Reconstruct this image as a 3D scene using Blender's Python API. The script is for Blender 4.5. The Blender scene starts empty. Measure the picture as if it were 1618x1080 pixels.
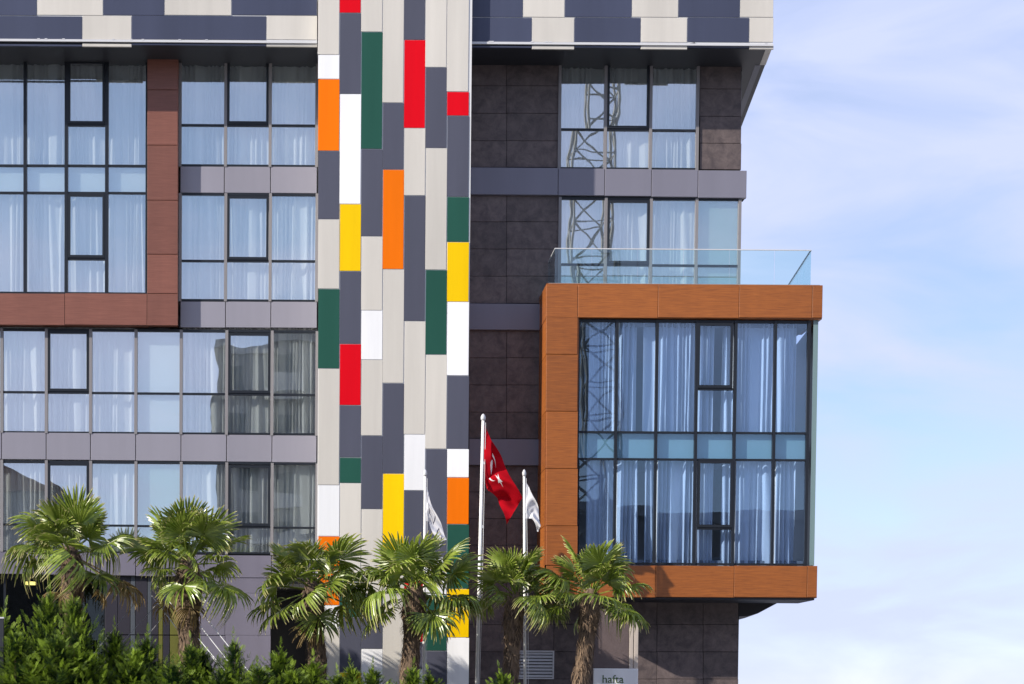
import bpy, math, random
import numpy as np
from mathutils import Matrix, Vector

random.seed(7)
S = bpy.context.scene
COL = S.collection

# ------------------------------------------------------------------ camera
PITCH, ROLL = math.radians(-2.5), math.radians(0.40)
FPX = 3250.0                                   # focal length in pixels of a 1618 wide picture
CAM = Vector((0.0, -50.0, 1.7))
VPU, VPV = 530.0, 1100.0                       # where the level line of sight meets the picture
cam = bpy.data.cameras.new('camera')
cam.sensor_width = 36.0
cam.lens = FPX / 1618.0 * 36.0
cam.clip_end = 4000
SHX = (809 - VPU) / 1618.0
SHY = (VPV - 540 + FPX * math.tan(-PITCH)) / 1618.0
cam.shift_x, cam.shift_y = SHX, SHY
cob = bpy.data.objects.new('camera', cam)
COL.objects.link(cob)
RC = (Matrix.Rotation(math.radians(90) + PITCH, 4, 'X') @ Matrix.Rotation(ROLL, 4, 'Z'))
cob.matrix_world = Matrix.Translation(CAM) @ RC
S.camera = cob
R3 = RC.to_3x3()


def P(u, v, Y):
    """point of the photograph (u,v) carried to the vertical plane Y -> X, Z"""
    xc = (u - 809) / 1618.0 + SHX
    yc = (540 - v) / 1618.0 + SHY
    d = R3 @ Vector((xc, yc, -FPX / 1618.0))
    t = (Y - CAM.y) / d.y
    p = CAM + d * t
    return p.x, p.z


def P3(u, v, Y):
    x, z = P(u, v, Y)
    return Vector((x, Y, z))


def rect(u0, v0, u1, v1, Y):
    um, vm = (u0 + u1) / 2, (v0 + v1) / 2
    return P(u0, vm, Y)[0], P(u1, vm, Y)[0], P(um, v1, Y)[1], P(um, v0, Y)[1]


# ------------------------------------------------------------------ sky, sun, exposure
SUN_D = Vector((2.0, 1.0, -1.05)).normalized()
EL = math.asin(-SUN_D.z)
AZ = math.atan2(-SUN_D.x, -SUN_D.y)
w = bpy.data.worlds.new('World')
S.world = w
w.use_nodes = True
nt = w.node_tree
nt.nodes.clear()
out = nt.nodes.new('ShaderNodeOutputWorld')
bg = nt.nodes.new('ShaderNodeBackground')
bg.inputs[1].default_value = 0.12
sky = nt.nodes.new('ShaderNodeTexSky')
sky.sky_type = 'NISHITA'
sky.sun_disc = False
sky.sun_elevation = EL
sky.sun_rotation = AZ % (2 * math.pi)
sky.air_density = 0.85
sky.dust_density = 0.1
sky.ozone_density = 3.0
tc = nt.nodes.new('ShaderNodeTexCoord')
mp = nt.nodes.new('ShaderNodeMapping')
mp.inputs['Scale'].default_value = (3.0, 3.0, 9.0)
mp.inputs['Rotation'].default_value = (0.0, 0.25, 0.3)
nz = nt.nodes.new('ShaderNodeTexNoise')
nz.inputs['Scale'].default_value = 2.1
nz.inputs['Detail'].default_value = 9
nz.inputs['Roughness'].default_value = 0.52
nz.inputs['Distortion'].default_value = 0.5
rmp = nt.nodes.new('ShaderNodeValToRGB')
rmp.color_ramp.elements[0].position = 0.36
rmp.color_ramp.elements[0].color = (0.40, 0.40, 0.40, 1)
rmp.color_ramp.elements[1].position = 0.64
rmp.color_ramp.elements[1].color = (0.96, 0.96, 0.96, 1)
mx = nt.nodes.new('ShaderNodeMix')
mx.data_type = 'RGBA'
mx.inputs['B'].default_value = (4.3, 4.75, 6.7, 1)
nt.links.new(tc.outputs['Generated'], mp.inputs[0])
nt.links.new(mp.outputs[0], nz.inputs['Vector'])
nt.links.new(nz.outputs['Fac'], rmp.inputs[0])
nt.links.new(rmp.outputs[0], mx.inputs['Factor'])
nt.links.new(sky.outputs[0], mx.inputs['A'])
nt.links.new(mx.outputs['Result'], bg.inputs[0])
nt.links.new(bg.outputs[0], out.inputs[0])

sl = bpy.data.lights.new('sun', 'SUN')
sl.energy = 5.0
sl.angle = math.radians(0.53)
sl.color = (1.0, 0.93, 0.83)
so = bpy.data.objects.new('sun', sl)
so.rotation_euler = SUN_D.to_track_quat('-Z', 'Y').to_euler()
so.location = (-60, -40, 50)
COL.objects.link(so)

vs = S.view_settings
vs.view_transform = 'Standard'
vs.look = 'None'
vs.exposure = 0.45
vs.gamma = 1.0
vs.use_curve_mapping = False
S.cycles.transparent_max_bounces = 24
S.cycles.max_bounces = 10

# ------------------------------------------------------------------ materials


def new_mat(name):
    m = bpy.data.materials.new(name)
    m.use_nodes = True
    n = m.node_tree
    return m, n, n.nodes['Principled BSDF']


def N(n, t, **kw):
    x = n.nodes.new(t)
    for k, v in kw.items():
        if k in x.inputs:
            x.inputs[k].default_value = v
        else:
            setattr(x, k, v)
    return x


def hsv_random(n, b, color_socket_or_rgb, val=0.06, hue=0.0, wear=0.0, scale=0.8):
    """colour with a little piece to piece variation and blotchy weathering"""
    oi = N(n, 'ShaderNodeObjectInfo')
    mr = N(n, 'ShaderNodeMapRange')
    mr.inputs['To Min'].default_value = 1 - val
    mr.inputs['To Max'].default_value = 1 + val
    n.links.new(oi.outputs['Random'], mr.inputs[0])
    h = N(n, 'ShaderNodeHueSaturation')
    if isinstance(color_socket_or_rgb, tuple):
        h.inputs['Color'].default_value = (*color_socket_or_rgb, 1)
    else:
        n.links.new(color_socket_or_rgb, h.inputs['Color'])
    last = mr.outputs[0]
    if wear:
        g = N(n, 'ShaderNodeNewGeometry')
        m2 = N(n, 'ShaderNodeMapping')
        m2.inputs['Scale'].default_value = (2.2, 2.2, 0.16)
        n.links.new(g.outputs['Position'], m2.inputs[0])
        z = N(n, 'ShaderNodeTexNoise', Scale=scale, Detail=6.0, Roughness=0.6)
        n.links.new(m2.outputs[0], z.inputs['Vector'])
        r2 = N(n, 'ShaderNodeMapRange')
        r2.inputs['From Min'].default_value = 0.3
        r2.inputs['From Max'].default_value = 0.7
        r2.inputs['To Min'].default_value = 1 - wear
        r2.inputs['To Max'].default_value = 1 + wear * 0.5
        n.links.new(z.outputs['Fac'], r2.inputs[0])
        mm = N(n, 'ShaderNodeMath', operation='MULTIPLY')
        n.links.new(last, mm.inputs[0])
        n.links.new(r2.outputs[0], mm.inputs[1])
        last = mm.outputs[0]
    n.links.new(last, h.inputs['Value'])
    n.links.new(h.outputs[0], b.inputs['Base Color'])
    return h


def bump(n, b, scale, strength, dist=0.02, detail=4.0, mscale=None):
    g = N(n, 'ShaderNodeNewGeometry')
    z = N(n, 'ShaderNodeTexNoise', Scale=scale, Detail=detail)
    if mscale:
        m2 = N(n, 'ShaderNodeMapping')
        m2.inputs['Scale'].default_value = mscale
        n.links.new(g.outputs['Position'], m2.inputs[0])
        n.links.new(m2.outputs[0], z.inputs['Vector'])
    else:
        n.links.new(g.outputs['Position'], z.inputs['Vector'])
    bp = N(n, 'ShaderNodeBump', Strength=strength, Distance=dist)
    n.links.new(z.outputs['Fac'], bp.inputs['Height'])
    n.links.new(bp.outputs[0], b.inputs['Normal'])
    return z


def coated(name, rgb, rough=0.42, val=0.06, wear=0.12, metallic=0.0, spec=0.3):
    m, n, b = new_mat(name)
    hsv_random(n, b, rgb, val, wear=wear)
    b.inputs['Roughness'].default_value = rough
    b.inputs['Specular IOR Level'].default_value = spec
    b.inputs['Metallic'].default_value = metallic
    bump(n, b, 0.9, 0.25, 0.012, 2.0)
    return m


def wood(name, c1, c2):
    m, n, b = new_mat(name)
    g = N(n, 'ShaderNodeNewGeometry')
    m2 = N(n, 'ShaderNodeMapping')
    m2.inputs['Scale'].default_value = (1.6, 1.6, 34.0)
    n.links.new(g.outputs['Position'], m2.inputs[0])
    z = N(n, 'ShaderNodeTexNoise', Scale=1.4, Detail=7.0, Roughness=0.65, Distortion=0.6)
    n.links.new(m2.outputs[0], z.inputs['Vector'])
    r = N(n, 'ShaderNodeValToRGB')
    r.color_ramp.elements[0].position = 0.34
    r.color_ramp.elements[0].color = (*c1, 1)
    r.color_ramp.elements[1].position = 0.66
    r.color_ramp.elements[1].color = (*c2, 1)
    n.links.new(z.outputs['Fac'], r.inputs[0])
    hsv_random(n, b, r.outputs[0], 0.12, wear=0.10)
    b.inputs['Roughness'].default_value = 0.45
    bp = N(n, 'ShaderNodeBump', Strength=0.15, Distance=0.004)
    n.links.new(z.outputs['Fac'], bp.inputs['Height'])
    n.links.new(bp.outputs[0], b.inputs['Normal'])
    return m


def stone(name, c1, c2):
    m, n, b = new_mat(name)
    g = N(n, 'ShaderNodeNewGeometry')
    z = N(n, 'ShaderNodeTexNoise', Scale=3.2, Detail=10.0, Roughness=0.72, Distortion=0.4)
    n.links.new(g.outputs['Position'], z.inputs['Vector'])
    r = N(n, 'ShaderNodeValToRGB')
    r.color_ramp.elements[0].position = 0.36
    r.color_ramp.elements[0].color = (*c1, 1)
    r.color_ramp.elements[1].position = 0.68
    r.color_ramp.elements[1].color = (*c2, 1)
    n.links.new(z.outputs['Fac'], r.inputs[0])
    hsv_random(n, b, r.outputs[0], 0.14)
    b.inputs['Roughness'].default_value = 0.6
    z2 = N(n, 'ShaderNodeTexNoise', Scale=22.0, Detail=8.0, Roughness=0.7)
    n.links.new(g.outputs['Position'], z2.inputs['Vector'])
    bp = N(n, 'ShaderNodeBump', Strength=0.5, Distance=0.012)
    n.links.new(z2.outputs['Fac'], bp.inputs['Height'])
    n.links.new(bp.outputs[0], b.inputs['Normal'])
    return m


def glass(name, tint, refl, wob=0.35, rtint=(0.92, 0.96, 1.0)):
    m, n, b = new_mat(name)
    n.nodes.remove(b)
    o = n.nodes['Material Output']
    tr = N(n, 'ShaderNodeBsdfTransparent')
    tr.inputs[0].default_value = (*tint, 1)
    gl = N(n, 'ShaderNodeBsdfGlossy', Roughness=0.0)
    gl.inputs['Color'].default_value = (*rtint, 1)
    g = N(n, 'ShaderNodeNewGeometry')
    oi = N(n, 'ShaderNodeObjectInfo')
    vm = N(n, 'ShaderNodeVectorMath', operation='MULTIPLY_ADD')
    vm.inputs[1].default_value = (17.0, 9.0, 23.0)
    cx = N(n, 'ShaderNodeCombineXYZ')
    for i in range(3):
        n.links.new(oi.outputs['Random'], cx.inputs[i])
    n.links.new(cx.outputs[0], vm.inputs[0])
    n.links.new(g.outputs['Position'], vm.inputs[2])
    z = N(n, 'ShaderNodeTexNoise', Scale=0.9, Detail=1.5, Roughness=0.4)
    n.links.new(vm.outputs[0], z.inputs['Vector'])
    bp = N(n, 'ShaderNodeBump', Strength=wob, Distance=0.02)
    n.links.new(z.outputs['Fac'], bp.inputs['Height'])
    n.links.new(bp.outputs[0], gl.inputs['Normal'])
    dt = N(n, 'ShaderNodeVectorMath', operation='DOT_PRODUCT')
    n.links.new(g.outputs['Incoming'], dt.inputs[0])
    n.links.new(g.outputs['True Normal'], dt.inputs[1])
    ab = N(n, 'ShaderNodeMath', operation='ABSOLUTE')
    n.links.new(dt.outputs['Value'], ab.inputs[0])
    om = N(n, 'ShaderNodeMath', operation='SUBTRACT', use_clamp=True)
    om.inputs[0].default_value = 1.0
    n.links.new(ab.outputs[0], om.inputs[1])
    pw = N(n, 'ShaderNodeMath', operation='POWER')
    pw.inputs[1].default_value = 5.0
    n.links.new(om.outputs[0], pw.inputs[0])
    ad = N(n, 'ShaderNodeMath', operation='MULTIPLY_ADD', use_clamp=True)
    ad.inputs[1].default_value = 0.8
    ad.inputs[2].default_value = refl
    n.links.new(pw.outputs[0], ad.inputs[0])
    mxs = N(n, 'ShaderNodeMixShader')
    n.links.new(ad.outputs[0], mxs.inputs[0])
    n.links.new(tr.outputs[0], mxs.inputs[1])
    n.links.new(gl.outputs[0], mxs.inputs[2])
    n.links.new(mxs.outputs[0], o.inputs[0])
    return m


def fabric(name, rgb, transl=0.35):
    m, n, b = new_mat(name)
    b.inputs['Base Color'].default_value = (*rgb, 1)
    b.inputs['Roughness'].default_value = 0.9
    b.inputs['Specular IOR Level'].default_value = 0.1
    t = N(n, 'ShaderNodeBsdfTranslucent')
    t.inputs[0].default_value = (*rgb, 1)
    mxs = N(n, 'ShaderNodeMixShader')
    mxs.inputs[0].default_value = transl
    n.links.new(b.outputs[0], mxs.inputs[1])
    n.links.new(t.outputs[0], mxs.inputs[2])
    n.links.new(mxs.outputs[0], n.nodes['Material Output'].inputs[0])
    return m


M = {
    'cream': coated('cream_panel', (0.56, 0.53, 0.475)),
    'white': coated('white_panel', (0.80, 0.80, 0.80)),
    'dark': coated('slate_panel', (0.072, 0.075, 0.103), 0.4),
    'green': coated('green_panel', (0.016, 0.078, 0.055), 0.4, spec=0.2),
    'red': coated('red_panel', (0.60, 0.001, 0.008), 0.4, spec=0.12),
    'orange': coated('orange_panel', (0.80, 0.160, 0.001), 0.4, spec=0.12),
    'yellow': coated('yellow_panel', (0.82, 0.52, 0.001), 0.4, spec=0.12),
    'grey': coated('spandrel_metal', (0.240, 0.232, 0.272), 0.38, 0.04, 0.06),
    'greyr': coated('band_metal', (0.185, 0.180, 0.222), 0.38, 0.04, 0.06),
    'grey_shaded': coated('ground_floor_metal_shaded', (0.15, 0.14, 0.18), 0.45, 0.04, 0.08),  # cladding grey darkened: the shade low on the front is put into the colour
    'navy': coated('parapet_slate', (0.052, 0.060, 0.100), 0.4),
    'alu': coated('aluminium', (0.55, 0.55, 0.56), 0.35, 0.03, 0.03),
    'frame': coated('window_frame_dark', (0.014, 0.017, 0.023), 0.35, 0.03, 0.0),
    'mull': coated('mullion_grey', (0.21, 0.20, 0.205), 0.4, 0.05, 0.0),
    'soffit': coated('soffit_dark', (0.024, 0.026, 0.033), 0.5, 0.05, 0.05),
    'joint': coated('joint_black', (0.02, 0.02, 0.022), 0.7, 0.0, 0.0),
    'jointpale': coated('joint_pale', (0.62, 0.62, 0.62), 0.5, 0.0, 0.0),
    'bay': wood('bay_laminate', (0.200, 0.057, 0.009), (0.330, 0.100, 0.016)),
    'brown': wood('frame_laminate', (0.150, 0.053, 0.035), (0.200, 0.075, 0.051)),
    'stone': stone('dark_stone', (0.060, 0.045, 0.046), (0.145, 0.111, 0.104)),
    'glass': glass('coated_glass', (0.965, 0.99, 0.99), 0.33, 0.10, (0.95, 0.99, 1.0)),
    'bayglass': glass('bay_glass', (0.80, 0.885, 0.99), 0.095, 0.10, (0.78, 0.91, 1.0)),
    'shopglass': glass('shop_glass', (0.50, 0.58, 0.58), 0.035),
    'rail': glass('railing_glass', (0.87, 0.955, 0.955), 0.06, 0.1),
    'curtain': fabric('sheer_curtain', (0.90, 0.90, 0.90), 0.25),
    'plaster': coated('room_plaster', (0.30, 0.30, 0.31), 0.9, 0.0, 0.0),
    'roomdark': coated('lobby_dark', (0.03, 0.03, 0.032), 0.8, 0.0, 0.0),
    'teal': coated('spandrel_board', (0.30, 0.43, 0.38), 0.6, 0.03, 0.05),
    'blind': coated('blind_board', (0.58, 0.64, 0.64), 0.6, 0.03, 0.03),
    'corner': coated('corner_board', (0.17, 0.25, 0.25), 0.25, spec=0.6),
    'olive': coated('olive_strip', (0.11, 0.11, 0.022), 0.5),
    'lob': coated('lobby_panel', (0.030, 0.028, 0.038), 0.4),
    'slategrey': coated('grey_strip', (0.065, 0.075, 0.09), 0.5),
    'pole': coated('painted_pole', (0.72, 0.71, 0.68), 0.3, 0.02, 0.04),
    'concrete': coated('concrete', (0.30, 0.29, 0.28), 0.85, 0.05, 0.15),
    'rope': coated('white_rope', (0.74, 0.74, 0.74), 0.7, 0.02, 0.0),
    'wire': coated('steel_wire', (0.33, 0.33, 0.35), 0.4, 0.02, 0.0),
}

# ------------------------------------------------------------------ object helpers
WLOC = {}


def link(ob, parent=None, loc=None):
    if loc is not None:
        ob.location = loc
    COL.objects.link(ob)
    if parent is not None:
        ob.parent = parent
        ob.matrix_parent_inverse = Matrix.Translation(-WLOC.get(parent.name, Vector((0, 0, 0))))
    WLOC[ob.name] = Vector(ob.location)
    return ob


def empty(name, loc=(0, 0, 0)):
    o = bpy.data.objects.new(name, None)
    o.empty_display_size = 0.5
    return link(o, None, Vector(loc))


def mesh(name, verts, faces, mat, parent=None, loc=(0, 0, 0), smooth=False):
    me = bpy.data.meshes.new(name)
    me.from_pydata([tuple(v) for v in verts], [], faces)
    me.materials.append(mat)
    if smooth:
        me.polygons.foreach_set('use_smooth', [True] * len(me.polygons))
    me.update()
    return link(bpy.data.objects.new(name, me), parent, Vector(loc))


def tag(o, label=None, cat=None, group=None, kind=None):
    for k, v in (('label', label), ('category', cat), ('group', group), ('kind', kind)):
        if v:
            o[k] = v
    return o


class MB:
    def __init__(s):
        s.v, s.f = [], []

    def quad(s, a, b, c, d):
        i = len(s.v)
        s.v += [a, b, c, d]
        s.f.append((i, i + 1, i + 2, i + 3))

    def box(s, x0, x1, y0, y1, z0, z1):
        i = len(s.v)
        s.v += [(x0, y0, z0), (x1, y0, z0), (x1, y1, z0), (x0, y1, z0),
                (x0, y0, z1), (x1, y0, z1), (x1, y1, z1), (x0, y1, z1)]
        for f in ((0, 3, 2, 1), (4, 5, 6, 7), (0, 1, 5, 4), (1, 2, 6, 5), (2, 3, 7, 6), (3, 0, 4, 7)):
            s.f.append(tuple(i + k for k in f))
        return s

    def prism(s, poly, y0, y1, skew=0.0):
        """XZ outline pushed from y0 to y1 (skew moves the back sideways)"""
        i, n = len(s.v), len(poly)
        s.v += [(x, y0, z) for x, z in poly] + [(x + skew * (y1 - y0), y1, z) for x, z in poly]
        s.f.append(tuple(i + k for k in range(n)))
        s.f.append(tuple(i + n + k for k in reversed(range(n))))
        for k in range(n):
            l = (k + 1) % n
            s.f.append((i + k, i + n + k, i + n + l, i + l))
        return s

    def tube(s, pts, radii, n=8, cap=True):
        i0 = len(s.v)
        pts = [Vector(p) for p in pts]
        for k, p in enumerate(pts):
            d = (pts[min(k + 1, len(pts) - 1)] - pts[max(k - 1, 0)]).normalized()
            a = d.orthogonal().normalized() if abs(d.z) < .9 else Vector((1, 0, 0))
            a = (a - d * a.dot(d)).normalized()
            b = d.cross(a)
            r = radii[k] if isinstance(radii, (list, tuple)) else radii
            for j in range(n):
                t = 2 * math.pi * j / n
                s.v.append(tuple(p + (a * math.cos(t) + b * math.sin(t)) * r))
        for k in range(len(pts) - 1):
            for j in range(n):
                l = (j + 1) % n
                s.f.append((i0 + k * n + j, i0 + k * n + l, i0 + (k + 1) * n + l, i0 + (k + 1) * n + j))
        if cap:
            s.f.append(tuple(i0 + j for j in reversed(range(n))))
            s.f.append(tuple(i0 + (len(pts) - 1) * n + j for j in range(n)))
        return s

    def build(s, name, mat, parent=None, smooth=False, center=True):
        v = np.array(s.v, dtype=float)
        c = (v.min(0) + v.max(0)) / 2 if center else np.zeros(3)
        v = v - c
        return mesh(name, v.tolist(), s.f, mat, parent, c.tolist(), smooth)


def slab(name, x0, x1, z0, z1, Y, th, mat, parent, ch=0.006, jig=0.0015):
    """a cladding piece: front at Y, chamfered front edges, a hair out of true"""
    cx, cz = (x0 + x1) / 2, (z0 + z1) / 2
    hx, hz = (x1 - x0) / 2, (z1 - z0) / 2
    j = [random.uniform(-jig, jig) for _ in range(4)]
    sg = [(-1, -1), (1, -1), (1, 1), (-1, 1)]
    v = [(sx * (hx - ch), j[k], sz * (hz - ch)) for k, (sx, sz) in enumerate(sg)]
    v += [(sx * hx, ch + j[k], sz * hz) for k, (sx, sz) in enumerate(sg)]
    v += [(sx * hx, th, sz * hz) for sx, sz in sg]
    f = [(0, 1, 2, 3), (11, 10, 9, 8)]
    for a in (0, 4):
        for k in range(4):
            l = (k + 1) % 4
            f.append((a + k, a + 4 + k, a + 4 + l, a + l))
    return mesh(name, v, f, mat, parent, (cx, Y, cz))


def panel(name, u0, v0, u1, v1, Y, mat, parent, th=0.03, g=0.7, ch=0.006, jig=0.0015):
    x0, x1, z0, z1 = rect(u0 + g, v0 + g, u1 - g, v1 - g, Y)
    return slab(name, x0, x1, z0, z1, Y, th, mat, parent, ch, jig)


def pbox(name, u0, v0, u1, v1, Y, Y2, mat, parent):
    x0, x1, z0, z1 = rect(u0, v0, u1, v1, Y)
    return MB().box(x0, x1, Y, Y2, z0, z1).build(name, mat, parent)


# ------------------------------------------------------------------ the ground
YG, YF, YP, YS, YB, YBG = 0.0, -0.30, -1.42, -1.65, -1.75, -1.60   # glass, brown frame, parapet, strip, bay, bay glass
mg, n_, b_ = new_mat('paving')
hsv_random(n_, b_, (0.40, 0.38, 0.36), 0.0, wear=0.2, scale=2.0)
b_.inputs['Roughness'].default_value = 0.9
bump(n_, b_, 30, 0.3)
ms, n_, b_ = new_mat('soil')
hsv_random(n_, b_, (0.06, 0.045, 0.03), 0.0, wear=0.3, scale=6.0)
bump(n_, b_, 12, 0.8, 0.05)
ma, n_, b_ = new_mat('asphalt')
hsv_random(n_, b_, (0.055, 0.055, 0.058), 0.0, wear=0.2, scale=3.0)
b_.inputs['Roughness'].default_value = 0.9
bump(n_, b_, 60, 0.4)
tag(mesh('ground', [(-900, -900, 0), (900, -900, 0), (900, 900, 0), (-900, 900, 0)], [(0, 1, 2, 3)], mg), kind='structure')
tag(mesh('road', [(-300, -47, .004), (300, -47, .004), (300, -16, .004), (-300, -16, .004)], [(0, 1, 2, 3)], ma), kind='structure')
tag(MB().box(-300, 300, -16.15, -16, 0, .13).box(-300, 300, -47.15, -47, 0, .13).build('kerb', M['concrete']), kind='structure')
tag(MB().box(-40, 9, -8.8, -3.2, 0, .16).build('planting_bed', ms), kind='structure')

# ------------------------------------------------------------------ the hotel
H = empty('hotel_building', (0, 0, 0))
tag(H, 'modern hotel with multicoloured panel strip, glass bays and wood framed box', 'building')
LX = P(-360, 500, 0)[0]                       # far left end, beyond the picture
ZT = P(650, -60, YP)[1]

# --- core walls (the joints seen between the pieces)
def core(name, u0, v0, u1, v1, Y0, Y1, mat):
    return pbox(name, u0, v0, u1, v1, Y0, Y1, M[mat], H)


core('strip_core', 502.6, -60, 740.4, 1260, YS + 0.014, 0.4, 'jointpale')

# --- coloured strip
cols = [502.3, 536.6, 570.6, 604.6, 638.4, 672.2, 706.2, 741.2]
c_, w_, d_, g_, r_, o_, y_ = 'cream', 'white', 'dark', 'green', 'red', 'orange', 'yellow'
strip = [
    [(-62, c_), (86, w_), (124.5, o_), (238, d_), (346, c_), (456, g_), (582, c_), (766, w_), (847, o_), (956, w_), (993, c_), (1120, d_)],
    [(-62, r_), (20, d_), (148, w_), (322, y_), (428, d_), (543, r_), (640, d_), (722.5, g_), (763, c_), (905, w_), (936, g_), (975, d_), (1062, y_), (1130, c_)],
    [(-62, c_), (50, g_), (235, d_), (373, c_), (490, w_), (568, c_), (688, d_), (804, c_), (938, d_), (1025, w_), (1110, c_)],
    [(-62, c_), (162, d_), (267.5, o_), (425, c_), (605, d_), (748, y_), (882, c_), (1150, d_)],
    [(-62, d_), (62.5, r_), (202, c_), (308.5, d_), (507, c_), (686, w_), (774.5, d_), (914, r_), (1014, d_), (1057, w_), (1140, c_)],
    [(-62, c_), (106, d_), (233.5, c_), (426, g_), (560, c_), (709, d_), (880, w_), (940, g_), (1028, d_), (1160, c_)],
    [(-62, c_), (144.5, r_), (182.5, d_), (310.5, g_), (382, y_), (476.5, w_), (593, d_), (709, w_), (754, o_), (828, g_), (930, y_), (1007, w_), (1130, d_)],
]
for k, colm in enumerate(strip):
    for i, (v0, cname) in enumerate(colm):
        v1 = colm[i + 1][0] if i + 1 < len(colm) else 1240
        panel('cladding_panel', cols[k], v0, cols[k + 1], v1, YS, M[cname], H, th=0.013, g=0.5, ch=0.003)

# --- parapet: two rows of panels, white drip edge, lower lip, dark soffit
SK = 0.09                                       # the right flank runs back a little outwards


def parapet(rows, u0, u1, slope):
    for (va, vb, segs) in rows:
        for i, (us, cn) in enumerate(segs):
            ue = segs[i + 1][0] if i + 1 < len(segs) else u1
            panel('parapet_panel', us, va, ue, vb, YP, M[cn], H, th=0.015, g=0.55, ch=0.003)


parapet([(-52, -14, [(-360, 'navy'), (-250, c_), (-120, 'navy'), (20, c_), (120, 'navy'), (300, c_), (400, 'navy')]),
         (-14, 24, [(-360, c_), (-240, 'navy'), (-160, c_), (-60, 'navy'), (58.5, c_), (163, 'navy'), (260, c_), (366, 'navy')]),
         (24, 62.5, [(-360, 'navy'), (-260, c_), (-180, 'navy'), (130, c_), (208, 'navy'), (421, c_)])], -360, 501.3, 0)
parapet([(-52, -13, [(742.5, c_), (800, 'navy'), (880, c_), (980, 'navy'), (1080, c_), (1150, 'navy')]),
         (-12, 27, [(742.5, 'navy'), (826.5, c_), (892.5, 'navy'), (998.5, c_), (1072, 'navy'), (1169.5, c_)]),
         (27, 66.5, [(742.5, 'navy'), (840.5, c_), (907.5, 'navy'), (1012.5, c_), (1086, 'navy'), (1184, c_)])], 742.5, 1222.5, 0)
PXL0, PXL1 = P(-360, 30, YP)[0], P(501.0, 30, YP)[0]
PXR0, PXR1 = P(742.6, 30, YP)[0], P(1221.8, 60, YP)[0]
ZPL, ZPR = P(250, 63, YP)[1], P(980, 67.4, YP)[1]
for nm, xa, xb, z in (('l', PXL0, PXL1, ZPL), ('r', PXR0, PXR1, ZPR)):
    # drip edge and lip below it
    MB().box(xa, xb, YP - 0.035, YP + 0.02, z - 0.055, z - 0.004).build('drip_edge', M['alu'], H)
    pts = sorted([random.uniform(xa, xb) for _ in range(9)])
    for q in pts:
        MB().box(q - .03, q + .03, YP - .040, YP - .02, z - .01, z + .012).build('drip_clip', M['alu'], H)
lips = [(-360, 'navy', 63), (130, c_, 63), (208, 'navy', 63), (421, c_, 63)]
for i, (us, cn, vv) in enumerate(lips):
    ue = lips[i + 1][0] if i + 1 < len(lips) else 501.3
    panel('parapet_lip', us, 68.2, ue, 73.5 if cn == c_ else 71.5, YP + 0.004, M[cn], H, th=0.05, g=0.2)
lips = [(742.5, 'navy'), (840.5, c_), (907.5, 'navy'), (1012.5, c_), (1086, 'navy'), (1184, c_)]
for i, (us, cn) in enumerate(lips):
    ue = lips[i + 1][0] if i + 1 < len(lips) else 1222.5
    panel('parapet_lip', us, 71.6, ue, 77.5 if cn == c_ else 75, YP + 0.004, M[cn], H, th=0.05, g=0.2)
zs = ZPL - 0.10
MB().box(PXL0, PXL1, YP + 0.055, 0.3, zs, zs + 0.09).build('soffit', M['soffit'], H)
MB().box(PXL0, PXL1, YP + 0.016, YP + 0.3, zs + 0.092, ZT).build('parapet_core', M['jointpale'], H)
zr = ZPR - 0.10
MB().prism([(PXR0, zr), (PXR1 - .03, zr), (PXR1 - .03, zr + .09), (PXR0, zr + .09)], YP + 0.055, 10.5, SK).build('soffit', M['soffit'], H)
MB().prism([(PXR1 - .16, zr - .006), (PXR1 - .02, zr - .006), (PXR1 - .02, zr + .004), (PXR1 - .16, zr + .004)], YP + 0.06, YP + 1.25, SK).build('soffit_edge_strip', M['cream'], H)
MB().prism([(PXR1 - .16, zr - .006), (PXR1 - .02, zr - .006), (PXR1 - .02, zr + .004), (PXR1 - .16, zr + .004)], YP + 1.27, YP + 7.5, SK).build('soffit_edge_strip', M['navy'], H)
MB().prism([(PXR0, zr + .092), (PXR1 - .01, zr + .092), (PXR1 - .01, ZT), (PXR0, ZT)], YP + 0.016, 10.5, SK).build('parapet_core', M['jointpale'], H)

# ------------------------------------------------------------------ stone wall right of the strip
ZR0, ZR1 = 0.0, P(900, 74, 0.06)[1]


def stone_wall(u0, u1, va, vb, vj, uj):
    """core slab with stone tiles as its pieces"""
    x0, x1, z0, z1 = rect(u0, va, u1, vb, 0.03)
    core_ = MB().box(x0 + .01, x1 - .01, 0.03, 0.4, z0, z1).build('stone_wall', M['joint'], H)
    vv = [va] + [v for v in vj if va < v < vb] + [vb]
    uu = [u0] + [u for u in uj if u0 < u < u1] + [u1]
    for a, b in zip(vv[:-1], vv[1:]):
        for c, d in zip(uu[:-1], uu[1:]):
            panel('stone_tile', c, a, d, b, 0.0, M['stone'], core_, th=0.029, g=0.3, ch=0.004, jig=0.002)


stone_wall(741, 883, 74, 264, [92, 135, 178.5, 222], [800.5])
stone_wall(741, 883, 308, 479, [350, 393, 436], [800.5])
stone_wall(741, 883, 521, 693, [565, 608, 651], [800.5])
stone_wall(741, 883, 735, 945, [777, 819, 861, 903], [800.5])
stone_wall(741, 1166.5, 945, 1240, [986.5, 1029.5, 1072.5, 1115, 1158, 1200], [800.5, 875, 960, 1038, 1111])
stone_wall(1105.5, 1171.5, 78, 267.5, [97, 140, 183.5, 226], [])
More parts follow.
